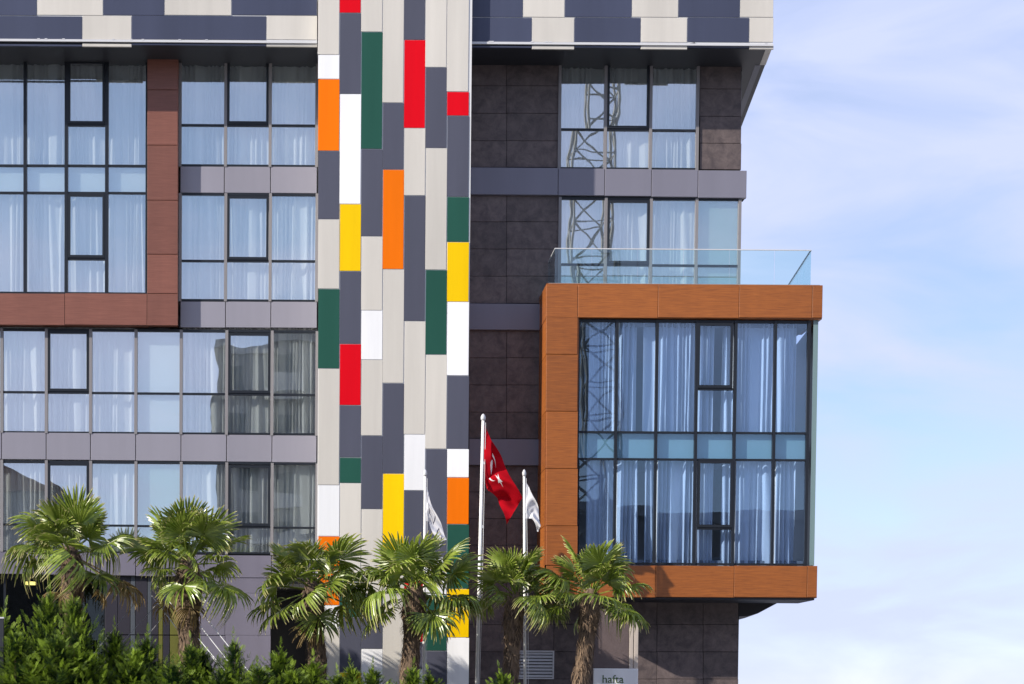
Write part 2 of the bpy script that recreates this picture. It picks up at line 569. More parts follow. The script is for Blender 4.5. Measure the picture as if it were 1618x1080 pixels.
# spandrel bands on the right
for us, ue, va, vb in ((741, 882, 264, 307.5), (882, 955.5, 265.3, 308.6), (955.5, 1029.5, 266.3, 309.6), (1029.5, 1103, 267.2, 311), (1103, 1180, 268.5, 312.5),
                       (741, 862, 479, 521), (741, 862, 693, 735)):
    panel('spandrel_panel', us, va, ue, vb, -0.10, M['greyr'], H, th=0.12, g=0.4)
    x0, x1, z0, z1 = rect(us, va, ue, vb, -0.10)
    MB().box(x0 - .006 if us > 742 else x0, x1 - .01, -0.08, 0.35, z0 + .02, z1 - .02).build('spandrel_core', M['joint'], H)

# ------------------------------------------------------------------ windows


def bar(name, u0, v0, u1, v1, Y0, Y1, mat, parent):
    return pbox(name, u0, v0, u1, v1, Y0, Y1, mat, parent)


def window(um, v0, v1, vt, mats, Y=0.0, sashes={}, glassm='glass', depth=0.10, tilt=0.0, slope=0.0, vmul=2.3, label=None, teal={}, proud=0.045, over={}):
    """um: mullion centres; v0,v1 top and bottom; vt: list of transom heights (at the first mullion);
    sashes: {column: (v_top, v_bottom)} opening sash; slope: pixels of drop per pixel across"""
    fm, mm = M[mats[0]], M[mats[1]]
    u0, u1 = um[0], um[-1]
    sl = lambda u: slope * (u - u0)
    # outer frame (head and sill)
    mu = sl((u0 + u1) / 2)
    ox0, ox1, oz0, oz1 = rect(u0 - .4, v0 + mu, u1 + .4, v1 + mu, Y)
    ix0, ix1, iz0, iz1 = rect(u0 + .6, v0 + 4 + mu, u1 - .6, v1 - 3 + mu, Y)
    b = MB()
    for yy in (Y - 0.02, Y + depth):
        b.v += [(ox0, yy, oz0), (ox1, yy, oz0), (ox1, yy, oz1), (ox0, yy, oz1),
                (ix0, yy, iz0), (ix1, yy, iz0), (ix1, yy, iz1), (ix0, yy, iz1)]
    for k in range(4):
        l = (k + 1) % 4
        b.f += [(k, l, 4 + l, 4 + k), (12 + k, 12 + l, 8 + l, 8 + k), (k, 8 + k, 8 + l, l), (4 + l, 12 + l, 12 + k, 4 + k)]
    wf = b.build('window', fm, H)
    if label:
        wf['label'] = label
    for u in um:
        bar('mullion', u - vmul, v0 + sl(u), u + vmul, v1 + sl(u), Y - proud, Y + depth - .01, mm, wf)
    for i in range(len(um) - 1):
        a, c = um[i] + vmul, um[i + 1] - vmul
        mid = (a + c) / 2
        rows = [v0 + 4] + list(over.get(i, vt)) + [v1 - 3]
        for j in range(len(rows) - 1):
            va, vb = rows[j] + sl(mid), rows[j + 1] + sl(mid)
            if j > 0:
                va += 1.6
            if j < len(rows) - 2:
                vb -= 1.6
                bar('transom', a, vb, c, vb + 3.2, Y - .025, Y + depth - .02, fm, wf)
            key = (i, j)
            if key in sashes:
                t = 4.0
                sb = MB()
                x0, x1, z0, z1 = rect(a + .4, va + .4, c - .4, vb - .2, Y - .03)
                tx = 0.055
                sb.box(x0, x1, Y - .05, Y + .05, z1 - tx, z1)
                sb.box(x0, x1, Y - .05, Y + .05, z0, z0 + tx * 1.15)
                sb.box(x0, x0 + tx, Y - .05, Y + .05, z0 + tx * 1.15, z1 - tx)
                sb.box(x1 - tx, x1, Y - .05, Y + .05, z0 + tx * 1.15, z1 - tx)
                s = sb.build('sash', M['frame'], wf)
                xm = (x0 + x1) / 2
                MB().box(xm - .10, xm + .04, Y + .052, Y + .075, z0 + .04, z0 + .07).box(xm + .0, xm + .03, Y + .052, Y + .09, z0 + .03, z0 + .10).build('handle', M['frame'], wf)
                x0, x1, z0, z1 = x0 + tx, x1 - tx, z0 + tx, z1 - tx
                yy = Y - 0.012
                pn = MB().box(x0 - .004, x1 + .004, -.006, .006, z0 - .004, z1 + .004)
            else:
                x0, x1, z0, z1 = rect(a, va, c, vb, Y)
                yy = Y + 0.02
                pn = MB().box(x0, x1, -.006, .006, z0, z1)
            v = np.array(pn.v)
            v[:, 1] += yy
            cc = v.mean(0)
            o = mesh('pane', (v - cc).tolist(), pn.f, M[glassm], wf, cc.tolist())
            o.rotation_euler = (random.gauss(0, .0016), 0, random.gauss(0, .0022))
            if key in teal:
                x0, x1, z0, z1 = rect(a, va, c, vb, Y)
                MB().box(x0, x1, Y + .10, Y + .13, z0, z1).build('backing_board', M[teal[key]], wf)
    return wf


# left, inside the brown frame: two storeys of glazing with a glass spandrel between
U1 = [-94, -27, 39.5, 104.5, 168.5, 232.5]
window(U1, 92, 463.5, [260.5, 303.5], ('frame', 'frame'), label='two storey curtain wall inside the red-brown frame',
       sashes={(3, 0), (3, 3)}, over={3: [196.5, 260.5, 303.5, 408]}, slope=0.003,
       teal={**{(i, 1): 'blind' for i in (0, 1, 2, 4)}, (3, 2): 'blind'}, vmul=2.6)
U2 = [284.5, 356.5, 427, 500.5]
window(U2, 90, 262.5, [197], ('frame', 'mull'), sashes={(1, 0)}, slope=0.004, label='three bay window under the parapet beside the coloured strip')
window(U2, 304.5, 475.5, [411.5], ('frame', 'mull'), sashes={(1, 0)}, slope=0.003)
U3 = [-69, 2.5, 73, 143, 214.5, 286, 358, 429.8, 500.5]
window(U3, 517, 682.5, [618], ('frame', 'mull'), sashes={(2, 0), (6, 0)}, slope=0.010,
       teal={(4, 0): 'blind', (4, 1): 'blind'})
window(U3, 725, 870.5, [827], ('frame', 'mull'), sashes={(2, 0), (6, 0)}, slope=0.012,
       teal={(4, 0): 'teal', (4, 1): 'teal'})
# right
window([884.5, 957, 1028.5, 1102.5], 94, 266.5, [203.5], ('frame', 'mull'), sashes={(1, 0)}, slope=0.010)
window([884.5, 957, 1028.5, 1100.5, 1168.5], 310.5, 460, [417], ('frame', 'mull'), sashes={(1, 0)}, slope=0.010,
       teal={(3, 0): 'teal', (3, 1): 'teal'})
# the big box on the right
UB = [912.5, 973, 1036.5, 1099.5, 1160.5, 1223, 1276]
window(UB, 504.5, 891, [682, 724.5], ('frame', 'frame'), Y=YBG, glassm='bayglass', depth=.09, sashes={(3, 0), (3, 3)},
       over={3: [613, 682, 724.5, 833.5]}, slope=0.006, vmul=2.2,
       teal={**{(i, 1): 'teal' for i in (0, 1, 2, 4, 5)}, (3, 2): 'teal'}, label='six bay glazing of the projecting wooden box')
# glazed return at the box's right corner
x0, z0 = P(1278, 893, YBG)
z1 = P(1278, 503, YBG)[1]
x1 = P(1289.5, 700, YBG)[0]
MB().prism([(x0 + .01, z0), (x1, z0), (x1, z1), (x0 + .01, z1)], YBG - .02, YBG + .012, 0).build('corner_glass', M['corner'], H)
MB().prism([(x1 - .04, z0), (x1, z0), (x1, z1), (x1 - .04, z1)], YBG + .02, 3.0, SK).build('return_wall', M['soffit'], H)

# --- spandrel bands on the left
def band(u, va, vb, slope, Y=-0.03, mat='grey'):
    for a, b in zip(u[:-1], u[1:]):
        m = slope * ((a + b) / 2 - max(u[0], 0))
        panel('spandrel_panel', a, va + m, b, vb + m, Y, M[mat], H, th=0.05, g=0.55)
    x0, x1, z0, z1 = rect(u[0], va, u[-1], vb, 0.03)
    MB().box(x0, x1, 0.021, 0.35, z0 + .03, z1 - .03).build('spandrel_core', M['joint'], H)


band([284.5, 354.5, 427.5, 501], 262, 304.5, 0.004)
band([284.5, 356.5, 428, 501], 475.5, 517.5, 0.002)
band(U3[:], 682, 725.5, 0.011)
band([-69, -12, 60, 143, 214.5, 286, 358, 429, 501], 870.5, 906.5, 0.016, mat='grey_shaded')

# --- red-brown laminate frame on the left
BF = MB()
fx0, fx1, fz0, fz1 = rect(232.6, 76, 281.2, 513.5, YF + .03)
BF.box(fx0 + .01, fx1 - .004, YF + .03, 0.10, fz0 + .01, fz1)
gx0, gx1, gz0, gz1 = rect(-100, 463.8, 232.6, 513.2, YF + .03)
BF.box(gx0, fx0 + .01, YF + .03, 0.10, gz0 + .01, gz1 - .008)
BF = BF.build('brown_frame', M['brown'], H)
vj = [78, 141.5, 229, 316, 401.5, 463.5, 514]
for a, b in zip(vj[:-1], vj[1:]):
    panel('wood_panel', 232.5, a, 281.3, b, YF, M['brown'], BF, th=0.029, g=0.35)
uj = [-100, -26, 102.5, 232.5]
for a, b in zip(uj[:-1], uj[1:]):
    panel('wood_panel', a, 463, b, 513.2, YF, M['brown'], BF, th=0.029, g=0.35)

# --- projecting wooden box on the right: frame core and laminate panels
bw = MB()
def rb(u0, v0, u1, v1):
    return rect(u0, v0, u1, v1, YB + .03)
xl0, xl1, zl0, zl1 = rb(863.5, 448.5, 913, 893)
xt0, xt1, zt0, zt1 = rb(863.5, 448.8, 1299.2, 502.6)
xb0, xb1, zb0, zb1 = rb(863.5, 893.6, 1291, 943)
bw.prism([(xt0, zt0), (xt1, zt0), (xt1, zt1), (xt0, zt1)], YB + .03, 0.35, 0.0)
bw.prism([(xb0, zb0), (xb1, zb0), (xb1, zb1), (xb0, zb1)], YB + .03, 0.35, 0.0)
bw.box(xl0, xl1, YB + .031, 0.35, zb1, zt0)
BW = bw.build('box_frame', M['bay'], H)
for a, b in zip([862.8, 913, 1040, 1168, 1283.5], [913, 1040, 1168, 1283.5, 1300]):
    m = .012 * ((a + b) / 2 - 1082)
    panel('wood_panel', a, 450.2, b, 500.7 + (0.5 if a < 900 else 1.2), YB, M['bay'], BW, th=0.029, g=0.35)
for a, b in zip([500, 559.5, 649.5, 740, 830.5], [559.5, 649.5, 740, 830.5, 893]):
    panel('wood_panel', 862.8, a, 913, b, YB, M['bay'], BW, th=0.029, g=0.35)
for a, b in zip([862.8, 912, 1036, 1160, 1275.5], [912, 1036, 1160, 1275.5, 1291.5]):
    panel('wood_panel', a, 893.4, b, 943.6, YB, M['bay'], BW, th=0.029, g=0.35)
# side cladding of the box's left cheek
zs_ = [P(864, v, YB)[1] for v in (448.8, 497, 559.5, 649.5, 740, 830.5, 942)]
for a, b in zip(zs_[:-1], zs_[1:]):
    MB().box(xl0 - .022, xl0 - .001, YB + .034, 0.0, b + .006, a - .006).build('side_panel', M['bay'], BW)
# soffit under the box, its chamfered tail showing right of the stone wall
pz = [P(u, v, 0.5) for u, v in ((1150, 944), (1243, 944.5), (1197, 969), (1180, 973.5), (1150, 973.5))]
MB().prism(pz, 0.45, 3.4, SK).build('box_underside', M['soffit'], H)
MB().box(xl0 + .03, xb1 - .05, YB + .06, 0.0, zb0 - .05, zb0 - .003).build('box_soffit', M['soffit'], H)
# terrace floor on top
MB().box(xt0 + .05, xt1 - .05, YB + .08, 0.0, zt1 + .001, zt1 + .02).build('terrace_floor', M['concrete'], H)

# --- glass balustrade on top of the box
YR = YB + 0.22
RB = empty('balustrade', P3(1080, 450, YR))
RB.parent = H
us = [876.5, 935, 1007.5, 1080, 1152.5, 1223.5, 1281.5]
zr0, zr1 = zt1 + .01, P(1080, 394.5, YR)[1]
for a, b in zip(us[:-1], us[1:]):
    xa, xb = P(a + .5, 420, YR)[0], P(b - .5, 420, YR)[0]
    MB().box(xa, xb, YR - .006, YR + .006, zr0, zr1).build('glass_panel', M['rail'], RB)
xa, xb = P(us[0], 420, YR)[0], P(us[-1], 420, YR)[0]
MB().box(xa, xb, YR - .018, YR + .018, zr1 + .001, zr1 + .022).build('handrail', M['alu'], RB)
for k in range(4):
    y0, y1 = YR + .03 + k * 1.2, YR + k * 1.2 + 1.2
    q = SK * (y0 - YR)
    MB().prism([(xb - .012 + q, zr0), (xb + q, zr0), (xb + q, zr1), (xb - .012 + q, zr1)], y0, y1, SK).build('glass_panel', M['rail'], RB)
MB().prism([(xb - .022, zr1 + .001), (xb + .01, zr1 + .001), (xb + .01, zr1 + .022), (xb - .022, zr1 + .022)], YR + .02, YR + 4.8, SK).build('handrail', M['frame'], RB)
MB().box(xa, xa + .012, YR + .01, -0.02, zr0, zr1).build('glass_panel', M['rail'], RB)
MB().box(xa - .005, xa + .02, YR + .02, -0.02, zr1 + .001, zr1 + .022).build('handrail', M['alu'], RB)

# --- rooms behind the glass: slabs, back wall, party walls
rm = MB()
zl = [P(400, v, 0.4)[1] for v in (96, 283, 497, 703, 890)]
xA, xZ = LX, P(1166, 500, 0.4)[0]
rm.box(xA, xZ, 3.2, 3.4, 0, zl[0] + .3)
for z in zl:
    rm.box(xA, xZ, 0.36, 3.2, z - .28, z + .22)
for u in (-360, -70, 258, 501, 742, 884):
    x = P(u, 500, .4)[0]
    rm.box(x - .12, x + .12, 0.37, 3.2, 4.6, zl[0])
rm.box(xZ - .15, xZ, 0.37, 3.2, 0, zl[0])
rm.build('room_shell', M['plaster'], H)
rb2 = MB()
for v in (505, 703, 893):
    z = P(1080, v, YBG + .3)[1]
    rb2.box(xl1 + .02, xb1 - .25, YBG + .24, 3.1, z - .18, z + .12)
rb2.build('box_floor', M['plaster'], H)
# rest of the stone front beyond the picture's left edge
xa = P(-96, 500, 0)[0]
MB().box(LX, xa, 0.0, 0.4, 0, zl[0] + 1).build('end_wall', M['stone'], H)
# roof slab closing the top
MB().box(LX, xZ, 0.3, 10, ZT - .3, ZT).build('roof_slab', M['concrete'], H)

# --- ground floor, left
GX = [P(u, 1000, 0.25)[0] for u in (-96, 8, 86, 166)]
zg1 = P(80, 908, 0.25)[1]
gw = MB().box(GX[0], GX[3], 0.2, 0.3, zg1 - .06, zg1 + .1).build('shop_window', M['frame'], H)
gw['label'] = 'dark ground floor shop glazing behind the leftmost palm'
for a, b in zip(GX[:-1], GX[1:]):
    MB().box(a + .03, b - .03, .244, .256, .1, zg1 - .06).build('pane', M['shopglass'], gw)
    MB().box(b - .03, b + .03, .2, .32, 0, zg1 - .06).build('mullion', M['frame'], gw)
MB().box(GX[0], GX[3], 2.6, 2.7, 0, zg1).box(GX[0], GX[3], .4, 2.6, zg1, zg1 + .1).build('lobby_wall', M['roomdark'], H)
xs = [166, 186, 206, 214, 233, 240, 250.5, 257.5, 268.5, 283]
cn = ['lob', 'lob', 'slategrey', 'lob', 'slategrey', 'lob', 'olive', 'lob', 'olive']
zt_ = P(225, 906, 0.1)[1]
for a, b, c in zip(xs[:-1], xs[1:], cn):
    x0, x1 = P(a + .4, 980, .1)[0], P(b - .4, 980, .1)[0]
    zj = P(225, 1003, .1)[1]
    for z0, z1 in ((.05, zj - .01), (zj + .01, zt_)):
        slab('wall_panel', x0, x1, z0, z1, 0.10, .04, M[c], H)
x0, x1 = P(166, 980, .15)[0], P(283, 980, .15)[0]
MB().box(x0, x1, .141, .4, 0, zt_ + .1).build('panel_core', M['joint'], H)
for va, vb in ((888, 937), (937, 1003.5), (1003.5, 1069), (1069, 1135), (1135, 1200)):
    panel('wall_panel', 283.5, va, 356, vb, -0.01, M['grey_shaded'], H, th=.04, g=.5)
    panel('wall_panel', 356, va, 427.5, vb, -0.01, M['grey_shaded'], H, th=.04, g=.1)
x0, x1, z0, z1 = rect(284, 905, 427, 1200, .035)
MB().box(x0, x1, .031, .4, 0, z1).build('panel_core', M['joint'], H)
# deep dark doorway beside the strip
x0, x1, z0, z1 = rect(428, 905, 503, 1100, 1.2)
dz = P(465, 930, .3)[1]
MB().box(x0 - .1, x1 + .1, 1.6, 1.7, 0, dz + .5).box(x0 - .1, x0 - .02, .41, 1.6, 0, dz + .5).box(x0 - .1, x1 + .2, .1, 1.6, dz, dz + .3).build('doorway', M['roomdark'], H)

# --- ventilation louvre in the stone wall
vx0, vx1, vz0, vz1 = rect(811, 1027.5, 875.5, 1072.5, -0.05)
vb_ = MB()
t = .035
vb_.box(vx0, vx1, -.055, -.004, vz1 - t, vz1).box(vx0, vx1, -.055, -.004, vz0, vz0 + t)
vb_.box(vx0, vx0 + t, -.055, -.004, vz0 + t, vz1 - t).box(vx1 - t, vx1, -.055, -.004, vz0 + t, vz1 - t)
VT = vb_.build('vent_grille', M['alu'], H)
MB().box(vx0 + t, vx1 - t, -.012, -.006, vz0 + t, vz1 - t).build('vent_back', M['joint'], VT)
ns = 8
for k in range(ns):
    z = vz0 + t + (k + .55) * (vz1 - vz0 - 2 * t) / ns
    x0, x1 = vx0 + t, vx1 - t
    mesh('slat', [(x0, -.05, -.028), (x1, -.05, -.028), (x1, -.012, .022), (x0, -.012, .022),
                  (x0, -.05, -.02), (x1, -.05, -.02), (x1, -.012, .03), (x0, -.012, .03)],
         [(0, 3, 2, 1), (4, 5, 6, 7), (0, 1, 5, 4), (1, 2, 6, 5), (2, 3, 7, 6), (3, 0, 4, 7)], M['alu'], VT, (0, 0, z))

# ------------------------------------------------------------------ curtains (each hangs in its own window)


def curtain(label, u0, u1, v0, v1, Y, seed, gather=1.0, splits=()):
    rnd = random.Random(seed)
    x0, x1, z0, z1 = rect(u0, v0, u1, v1, Y)
    W = x1 - x0
    n = max(30, int(W * 44))
    ph = [rnd.uniform(0, 6.28) for _ in range(8)]
    # uneven pleat spacing: a warped coordinate
    verts, faces = [], []
    nz_ = 7
    for j in range(nz_):
        t = j / (nz_ - 1)
        for i in range(n):
            s = i / (n - 1)
            x = x0 + W * s
            q = x * 1.0 + .07 * math.sin(x * 5.1 + ph[0]) + .05 * math.sin(x * 11.3 + ph[1] + .8 * t)
            a = .050 + .030 * math.sin(x * 2.3 + ph[2])
            a *= gather * (0.75 + .45 * t)
            y = a * math.sin(q * 46 + ph[3] + .5 * t * math.sin(x * 3 + ph[6])) + .016 * math.sin(q * 83 + ph[4]) + .022 * math.sin(q * 17 + ph[5] + t)
            verts.append((x + .012 * math.sin(q * 31 + ph[7]) * t, Y + y, z1 - (z1 - z0) * t))
    for j in range(nz_ - 1):
        for i in range(n - 1):
            faces.append((j * n + i, (j + 1) * n + i, (j + 1) * n + i + 1, j * n + i + 1))
    c = Vector(((x0 + x1) / 2, Y, z0))
    o = mesh('curtain', [(a - c.x, b - c.y, d - c.z) for a, b, d in verts], faces, M['curtain'], None, c, True)
    tag(o, label, 'curtain', 'sheer curtains behind the hotel windows')
    return o


CY = 0.21
curtain('sheer curtain in the upper storey inside the red-brown frame', -94, 231, 90, 261, CY, 1, .8)
curtain('sheer curtain in the lower storey inside the red-brown frame', -94, 231, 302, 466, CY, 2, .9)
curtain('sheer curtain in the top window between red-brown frame and coloured strip', 286, 500, 88, 264, CY, 3)
curtain('sheer curtain in the second storey window between red-brown frame and coloured strip', 286, 500, 303, 477, CY, 4)
curtain('sheer curtain left of the plain pane in the bright third row of windows', -69, 213, 516, 686, CY, 5)
curtain('sheer curtain right of the plain pane in the bright third row of windows', 288, 500, 516, 690, CY, 6)
curtain('sheer curtain left of the teal pane in the window row above the palms', -69, 215, 723, 876, CY, 7, 1.2)
curtain('sheer curtain right of the teal pane in the window row above the palms', 287, 500, 726, 880, CY, 8, 1.2)
curtain('sheer curtain in the top right window beside the dark stone wall', 886, 1101, 92, 268, CY, 9)
curtain('sheer curtain in the window behind the glass balustrade', 886, 1099, 310, 462, CY, 10)
for k, (va, vb, wd) in enumerate(((503, 686, 'upper'), (722, 893, 'lower'))):
    curtain('gathered white curtain at left of the %s storey of the wooden box' % wd, 930 - 4 * k, 1006, va, vb, YBG + .26, 20 + k, 1.75)
    curtain('gathered white curtain in the middle of the %s storey of the wooden box' % wd, 1015 + 3 * k, 1127, va, vb, YBG + .25, 30 + k, 1.75)
    curtain('gathered white curtain at right of the %s storey of the wooden box' % wd, 1140, 1257 - 3 * k, va, vb, YBG + .26, 40 + k, 1.75)

# lamp glowing in the lobby
lm, n_, b_ = new_mat('lamp_glow')
b_.inputs['Emission Color'].default_value = (1.0, 0.62, 0.18, 1)
b_.inputs['Emission Strength'].default_value = 5.0
lx0, lx1, lz0, lz1 = rect(40, 918.5, 54.5, 923.5, 1.0)
lo = MB().box(lx0, lx1, 1.0, 1.15, lz0, lz1).build('lobby_lamp', lm)
tag(lo, 'small glowing amber lamp behind the dark ground floor glass', 'lamp')

# ------------------------------------------------------------------ flagpoles and flags
YFL = -3.4


def flagpole(u0, v0, u1, v1, r, label, vclamp=None):
    top, foot = P3(u0, v0, YFL), P3(u1, v1, YFL)
    d = (foot - top)
    foot = top + d * (top.z / -d.z)
    root = empty('flagpole', foot)
    tag(root, label, 'flagpole', 'flagpoles in front of the stone wall')
    MB().tube([foot, foot.lerp(top, .5), top], [r * 1.25, r * 1.12, r], 14).build('pole', M['pole'], root, True)
    MB().tube([foot, foot + Vector((0, 0, .12)), foot + Vector((0, 0, .16))], [r * 3, r * 2.6, r * 1.4], 14).build('base', M['concrete'], root, True)
    k = Vector((0, 0, 1))
    MB().tube([top, top + k * .03, top + k * .07, top + k * .12, top + k * .15], [r * 1.15, r * 1.5, r * 1.6, r * 1.1, r * .3], 12).build('finial', M['alu'], root, True)
    for q in (.12, .30):
        p = top.lerp(foot, q) + Vector((r * 1.1, 0, 0))
        MB().tube([p + k * -.03, p + k * .03], [.028, .028], 8).build('halyard_ring', M['alu'], root)
    p0, p1 = top + Vector((r * 1.5, -.03, -.05)), foot + Vector((r * 2.0, -.03, 1.1))
    MB().tube([p0, p0.lerp(p1, .5) + Vector((.01, 0, 0)), p1], .005, 5).build('halyard', M['rope'], root)
    return root


flagpole(763.5, 664, 753.5, 1080, .036, 'tall white flagpole with the red flag in front of the stone wall')
flagpole(671.8, 752, 669.5, 1080, .029, 'short white flagpole in front of the coloured strip')
flagpole(828.3, 752, 829.5, 1080, .029, 'short white flagpole beside the orange wooden box')


def flag(name, label, top, bot, mat, seed, amp, nf, folds, fold=False):
    """cloth between an upper and a lower edge curve (pixels), with folds in depth"""
    rnd = random.Random(seed)
    nu, nv = 56, 26

    def curve(pts, t):
        f = t * (len(pts) - 1)
        i = min(int(f), len(pts) - 2)
        f -= i
        p0 = pts[max(i - 1, 0)]
        p1, p2 = pts[i], pts[i + 1]
        p3 = pts[min(i + 2, len(pts) - 1)]
        return [.5 * (2 * b + (c - a) * f + (2 * a - 5 * b + 4 * c - d) * f * f + (-a + 3 * b - 3 * c + d) * f ** 3)
                for a, b, c, d in zip(p0, p1, p2, p3)]
    verts, faces, uv = [], [], []
    for i in range(nu):
        s = i / (nu - 1)
        a, b = curve(top, s), curve(bot, s)
        for j in range(nv):
            t = j / (nv - 1)
            u, v = a[0] + (b[0] - a[0]) * t, a[1] + (b[1] - a[1]) * t
            if fold:
                ps = s / .2 * .28 if s < .2 else (.28 - (s - .2) if s < .28 else .2 + (s - .28) / .72 * .8)
                a, b = curve(top, ps), curve(bot, ps)
                u, v = a[0] + (b[0] - a[0]) * t, a[1] + (b[1] - a[1]) * t
            ph = folds * (s * 1.0 + t * .55) * math.pi * 2
            y = YFL - .02 + amp * s ** .6 * (math.sin(ph + 1.0) + .35 * math.sin(ph * 2.3 + .4 + 3 * t))
            u += 4.0 * s * (1 - s) * 2.2 * math.sin(ph * 1.0 + 2.2)
            if fold:
                y += 0.0 if s < .2 else (.06 if s < .28 else .10)
            verts.append(P3(u, v, y))
            uv.append((s, 1 - t))
    for i in range(nu - 1):
        for j in range(nv - 1):
            faces.append((i * nv + j, i * nv + j + 1, (i + 1) * nv + j + 1, (i + 1) * nv + j))
    o = mesh(name, [v - verts[0] for v in verts], faces, mat, None, verts[0], True)
    ul = o.data.uv_layers.new(name='UVMap')
    for l in o.data.loops:
        ul.data[l.index].uv = uv[l.vertex_index]
    tag(o, label, 'flag', 'flags on the poles')
    return o


def flag_mat(name, base, marks):
    """marks: function(n, x, y) -> mask socket in cloth coordinates"""
    m = fabric(name, base, .25)
    n = m.node_tree
    b = n.nodes['Principled BSDF']
    t = [x for x in n.nodes if x.type == 'BSDF_TRANSLUCENT'][0]
    if marks:
        uvn = N(n, 'ShaderNodeTexCoord')
        sp = N(n, 'ShaderNodeSeparateXYZ')
        n.links.new(uvn.outputs['UV'], sp.inputs[0])
        mask, rgb = marks(n, sp.outputs[0], sp.outputs[1])
        mix = N(n, 'ShaderNodeMix', data_type='RGBA')
        mix.inputs['A'].default_value = (*base, 1)
        mix.inputs['B'].default_value = (*rgb, 1)
        n.links.new(mask, mix.inputs['Factor'])
        n.links.new(mix.outputs['Result'], b.inputs['Base Color'])
        n.links.new(mix.outputs['Result'], t.inputs[0])
    return m


def mth(n, op, a, b=None):
    x = N(n, 'ShaderNodeMath', operation=op)
    for k, s in enumerate((a, b)):
        if s is None:
            continue
        if isinstance(s, (int, float)):
            x.inputs[k].default_value = s
        else:
            n.links.new(s, x.inputs[k])
    return x.outputs[0]


def circle(n, x, y, cx, cy, r, asp=1.5):
    dx = mth(n, 'MULTIPLY', mth(n, 'SUBTRACT', x, cx), asp)
    dy = mth(n, 'SUBTRACT', y, cy)
    d = mth(n, 'SQRT', mth(n, 'ADD', mth(n, 'MULTIPLY', dx, dx), mth(n, 'MULTIPLY', dy, dy)))
    return mth(n, 'LESS_THAN', d, r)


def crescent(n, x, y):
    a = circle(n, x, y, .33, .5, .25)
    b = circle(n, x, y, .372, .5, .20)
    c = mth(n, 'MULTIPLY', a, mth(n, 'SUBTRACT', 1.0, b))
    # five pointed star
    dx = mth(n, 'MULTIPLY', mth(n, 'SUBTRACT', x, .555), 1.5)
    dy = mth(n, 'SUBTRACT', y, .5)
    ang = mth(n, 'ARCTAN2', dy, mth(n, 'MULTIPLY', dx, -1.0))
    rr = mth(n, 'SQRT', mth(n, 'ADD', mth(n, 'MULTIPLY', dx, dx), mth(n, 'MULTIPLY', dy, dy)))
    seg = mth(n, 'SUBTRACT', mth(n, 'MODULO', mth(n, 'ADD', ang, 6.2832 + .6283), 1.2566), .6283)
    aa = mth(n, 'ABSOLUTE', seg)
    # radius of a star edge at angle aa
    edge = mth(n, 'DIVIDE', .125 * .309, mth(n, 'COSINE', mth(n, 'SUBTRACT', 1.2566, aa)))
    st = mth(n, 'LESS_THAN', rr, edge)
    return mth(n, 'MAXIMUM', c, st), (.85, .85, .85)


def outline(n, x, y, x0, x1, y0, y1, t):
    def inside(e):
        a = mth(n, 'MULTIPLY', mth(n, 'GREATER_THAN', x, x0 + e), mth(n, 'LESS_THAN', x, x1 - e))
        b = mth(n, 'MULTIPLY', mth(n, 'GREATER_THAN', y, y0 + e), mth(n, 'LESS_THAN', y, y1 - e))
        return mth(n, 'MULTIPLY', a, b)
    return mth(n, 'SUBTRACT', inside(0), inside(t))


def boxes(n, x, y):
    a = outline(n, x, y, .16, .42, .30, .72, .035)
    b = outline(n, x, y, .62, .84, .34, .74, .035)
    return mth(n, 'MAXIMUM', a, b), (.10, .10, .13)


flag('flag', 'red flag with white crescent and star hanging from the tall pole',
     [(765.5, 671), (778, 697), (793, 726), (810, 757), (825.5, 786)],
     [(764.5, 756), (772, 774), (786, 789), (795, 806), (800.5, 828)],
     flag_mat('red_flag', (.44, .003, .011), crescent), 1, .13, 3, 1.9, True)
flag('flag', 'white flag with dark outlined squares hanging before the coloured strip',
     [(674, 768), (681, 790), (690, 815), (700, 838), (706, 852)],
     [(673.5, 823), (679, 826), (687, 845), (692, 856), (694.5, 862)],
     flag_mat('white_flag_marked', (.76, .76, .80), boxes), 2, .07, 3, 1.5)
flag('flag', 'plain white flag hanging beside the orange wooden box',
     [(831, 762), (839, 773), (846, 792), (851, 812), (854.5, 830)],
     [(830.5, 819), (836, 819), (842, 820), (846, 834), (850, 840)],
     flag_mat('white_flag_plain', (.78, .78, .80), None), 3, .07, 3, 1.5)

# ------------------------------------------------------------------ sign by the right palm
YSG = -2.6
SG = empty('sign_board', (P(970, 1080, YSG)[0], YSG, 0))
tag(SG, 'white sign board with green lettering and a tall pale post by the wall', 'sign')
x0, x1, z0, z1 = rect(937.5, 1056, 1007.5, 1180, YSG)
slab('sign_face', x0, x1, .3, z1, YSG, .10, M['white'], SG, .01)
a0, a1, b0, b1 = rect(938.5, 962, 994, 1056, YSG + .06)
slab('upper_panel', a0, a1, z1 + .004, b1, YSG + .06, .06, stone('sign_brown', (.085, .062, .06), (.11, .082, .08)), SG, .005)
for ua, ub in ((994.5, 1000.6), (1001.8, 1008.5)):
    c0, c1, e0, e1 = rect(ua, 980, ub, 1056, YSG + .05)
    slab('post', c0, c1, z1 + .003, e1, YSG + .05, .08, coated('post_paint', (.46, .40, .35), .5), SG, .004)
MB().box((x0 + x1) / 2 - .3, (x0 + x1) / 2 + .3, YSG + .02, YSG + .09, 0, .3).build('foot', M['alu'], SG)
fc = bpy.data.curves.new('lettering', 'FONT')
fc.body = 'hafta'
fc.size = 0.26
fc.extrude = .004
tmp = bpy.data.objects.new('tmp_text', fc)
COL.objects.link(tmp)
dg = bpy.context.evaluated_depsgraph_get()
tme = bpy.data.meshes.new_from_object(tmp.evaluated_get(dg))
bpy.data.objects.remove(tmp)
lm2 = coated('green_lettering', (.05, .11, .025), .5, 0, 0)
tme.materials.clear()
tme.materials.append(lm2)
